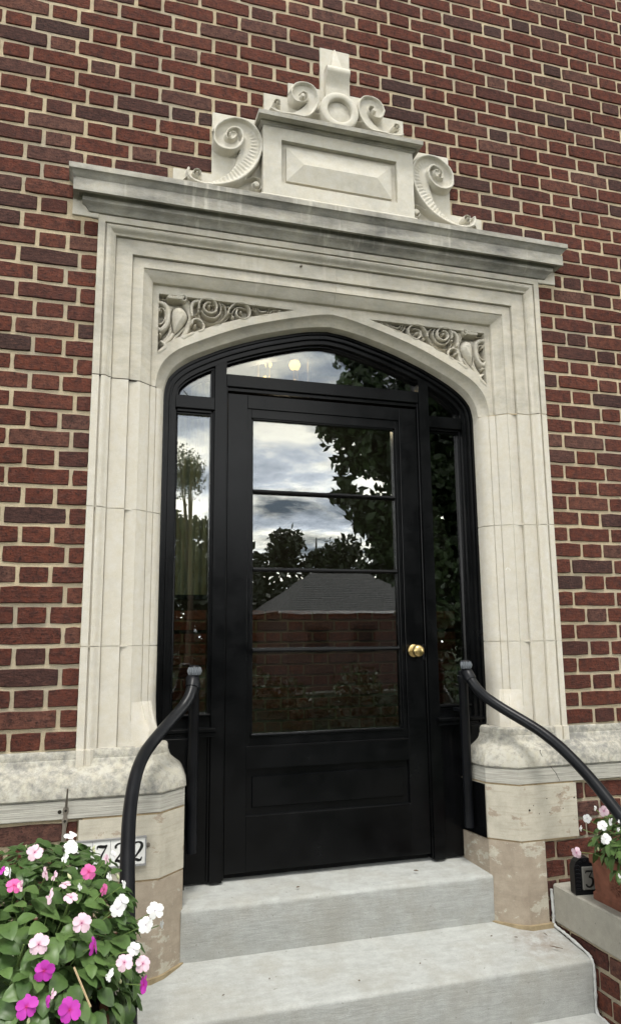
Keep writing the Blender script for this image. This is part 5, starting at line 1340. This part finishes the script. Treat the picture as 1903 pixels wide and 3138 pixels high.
bl += [(3.50, -9.4, 4.85, .50, .40), (3.85, -9.4, 5.6, .55, .5), (3.75, -9.4, 4.2, .45, .34), (3.55, -9.4, 3.6, .36, .28), (4.1, -9.4, 3.2, .5, .34), (4.6, -9.8, 3.0, .6, .4), (4.1, -9.5, 6.4, .6, .5), (4.4, -9.4, 2.45, .55, .36), (5.0, -9.5, 2.1, .6, .4), (5.6, -9.6, 2.4, .8, .6), (5.3, -9.8, 1.35, .6, .4), (6.2, -9.8, 2.0, .8, .6), (7.0, -10, 2.6, .9, .7), (7.4, -10, 1.4, .8, .6), (6.6, -10, 4.0, 1.1, .8), (7.6, -10.2, 4.6, 1.1, .9), (6.2, -9.9, 3.2, .9, .6)]
tree('maple_tree', 7.6, -10.9, 7.5, bl, 70000, 0.105, M_TREE, 'big dark maple across the path, mirrored in the right half of the door glass', 31, 0.24)
far = [(4.2, -24, 5.3, 2.6), (7.8, -25, 5.5, 2.9), (11.5, -24, 5.8, 3.2), (15.5, -25, 6.5, 3.2), (2.7, -25, 6.3, 2.3), (-4.0, -27, 6.5, 3.0), (-9.5, -26, 6.8, 3.2), (20.5, -25, 7.0, 3.4)]
labs = ['rounded green tree beside the pale roofed house, mirrored in the door glass', 'broad tree right behind the pale roof, mirrored in the door glass', 'broad tree to the right of the pale roof behind the maple', 'tall tree far right behind the maple, across the street', 'slim tree left of the pale roof, mirrored in the left sidelight', 'wide tree across the street opposite the left flower bed', 'wide tree at the far left across the street', 'tallest tree at the far right across the street']
for i, (x, y, h, w) in enumerate(far):
    r6 = random.Random(60 + i); b_ = []
    for j in range(15):
        a = r6.uniform(0, 6.28); u = r6.random() ** .6
        b_.append((x + math.cos(a) * w * .75 * u, y + math.sin(a) * w * .4 * u, h * r6.uniform(.25, .86), w * r6.uniform(.22, .36), w * r6.uniform(.18, .28)))
    tree('street_tree', x, y, h, b_, 3600, 0.15, M_TREE2, labs[i], 80 + i)
# a feathery tall tree seen in the left sidelight
b_ = []
for j in range(12):
    a = r5.uniform(0, 6.28); u = r5.random(); b_.append((2.3 + math.cos(a) * 0.9 * u, -22 + math.sin(a) * .6, 6.4 + r5.uniform(-1.2, .9), .55, .5))
tree('feathery_tree', 2.3, -22, 7.4, b_, 3200, 0.05, M_TREE2, 'tall feathery tree across the street mirrored in the left sidelight', 97, 0.12)
wv = []
for j in range(64):
    wv.append((-64 + j * 2.0 + r5.uniform(-.6, .6), -38 + r5.uniform(-2, 2), 2.4 + r5.uniform(-.6, 2.0), 2.4, 2.3))
for j in range(64): wv.append((-64 + j * 2.0, -37.5, 0.9, 2.2, 2.2))
wd = crown('far_woods', wv, 52000, 0.36, M_TREE2, None, 123); wd['kind'] = 'stuff'; wd['label'] = 'dark belt of distant trees closing the view across the street'; wd['category'] = 'woods'
# bungalow with a pale hipped roof
hs = thing('bungalow', (5.6, -18.5, -0.64), 'low house with a pale grey hipped roof across the street, mirrored in the third pane', 'house')
hx0, hx1, hy0, hy1, ze, zr = 4.75, 9.6, -22.4, -18.2, 1.72, 3.15
MB().box(hx0, hx1, hy0, hy1, -0.64, ze).build('wall', M_SIDING, hs)
o_ = 0.35; yr = (hy0 + hy1) / 2; V = []; F = []
n_c = 24; mb = MB()
A_ = [(hx0 - o_, hy1 + o_), (hx1 + o_, hy1 + o_), (hx1 + o_, hy0 - o_), (hx0 - o_, hy0 - o_)]; Rg = [(hx0 + 1.5, yr + .02), (hx1 - 1.5, yr + .02), (hx1 - 1.5, yr - .02), (hx0 + 1.5, yr - .02)]
for i in range(n_c):
    t0, t1 = i / n_c, (i + 1) / n_c; R = []
    for t, lift in ((t0, 0.014), (t1 + .006, 0.0)):
        R.append([((1 - t) * a[0] + t * b[0], (1 - t) * a[1] + t * b[1], ze + (zr - ze) * t + lift) for a, b in zip(A_, Rg)])
    mb.rings(R)
rf = mb.build('roof', M_ROOF, hs)
for xw in (5.7, 7.2, 8.7):
    wf = MB().box(xw - .40, xw + .40, hy1 - .02, hy1 + .03, 0.45, 1.35, 0.01).build('window', M_SIDING, hs)
    MB().box(xw - .35, xw + .35, hy1 + .028, hy1 + .036, 0.50, 1.30).build('pane', M_DARK, wf)
MB().box(hx0 - .36, hx1 + .36, hy1 + .30, hy1 + .38, ze - .06, ze + .03, 0.01).build('gutter', M_ZINC, hs)
# clipped yew hedge along the far side of the lawn
hb = []
for j in range(40): hb.append((-7 + j * 0.42 + r5.uniform(-.1, .1), -9.2 + r5.uniform(-.15, .15), -0.12 + r5.uniform(-.35, .28), 0.46, 0.42))
hd = thing('hedge', (1.2, -9.2, -0.64), 'dark clipped hedge across the lawn, mirrored in the bottom pane of the door', 'hedge')
crown('foliage', hb, 22000, 0.055, M_TREE, hd, 55)['kind'] = 'stuff'
MB().box(-7.2, 10.0, -9.40, -9.0, -0.64, 0.02).build('hedge_core', M_TREE, hd)
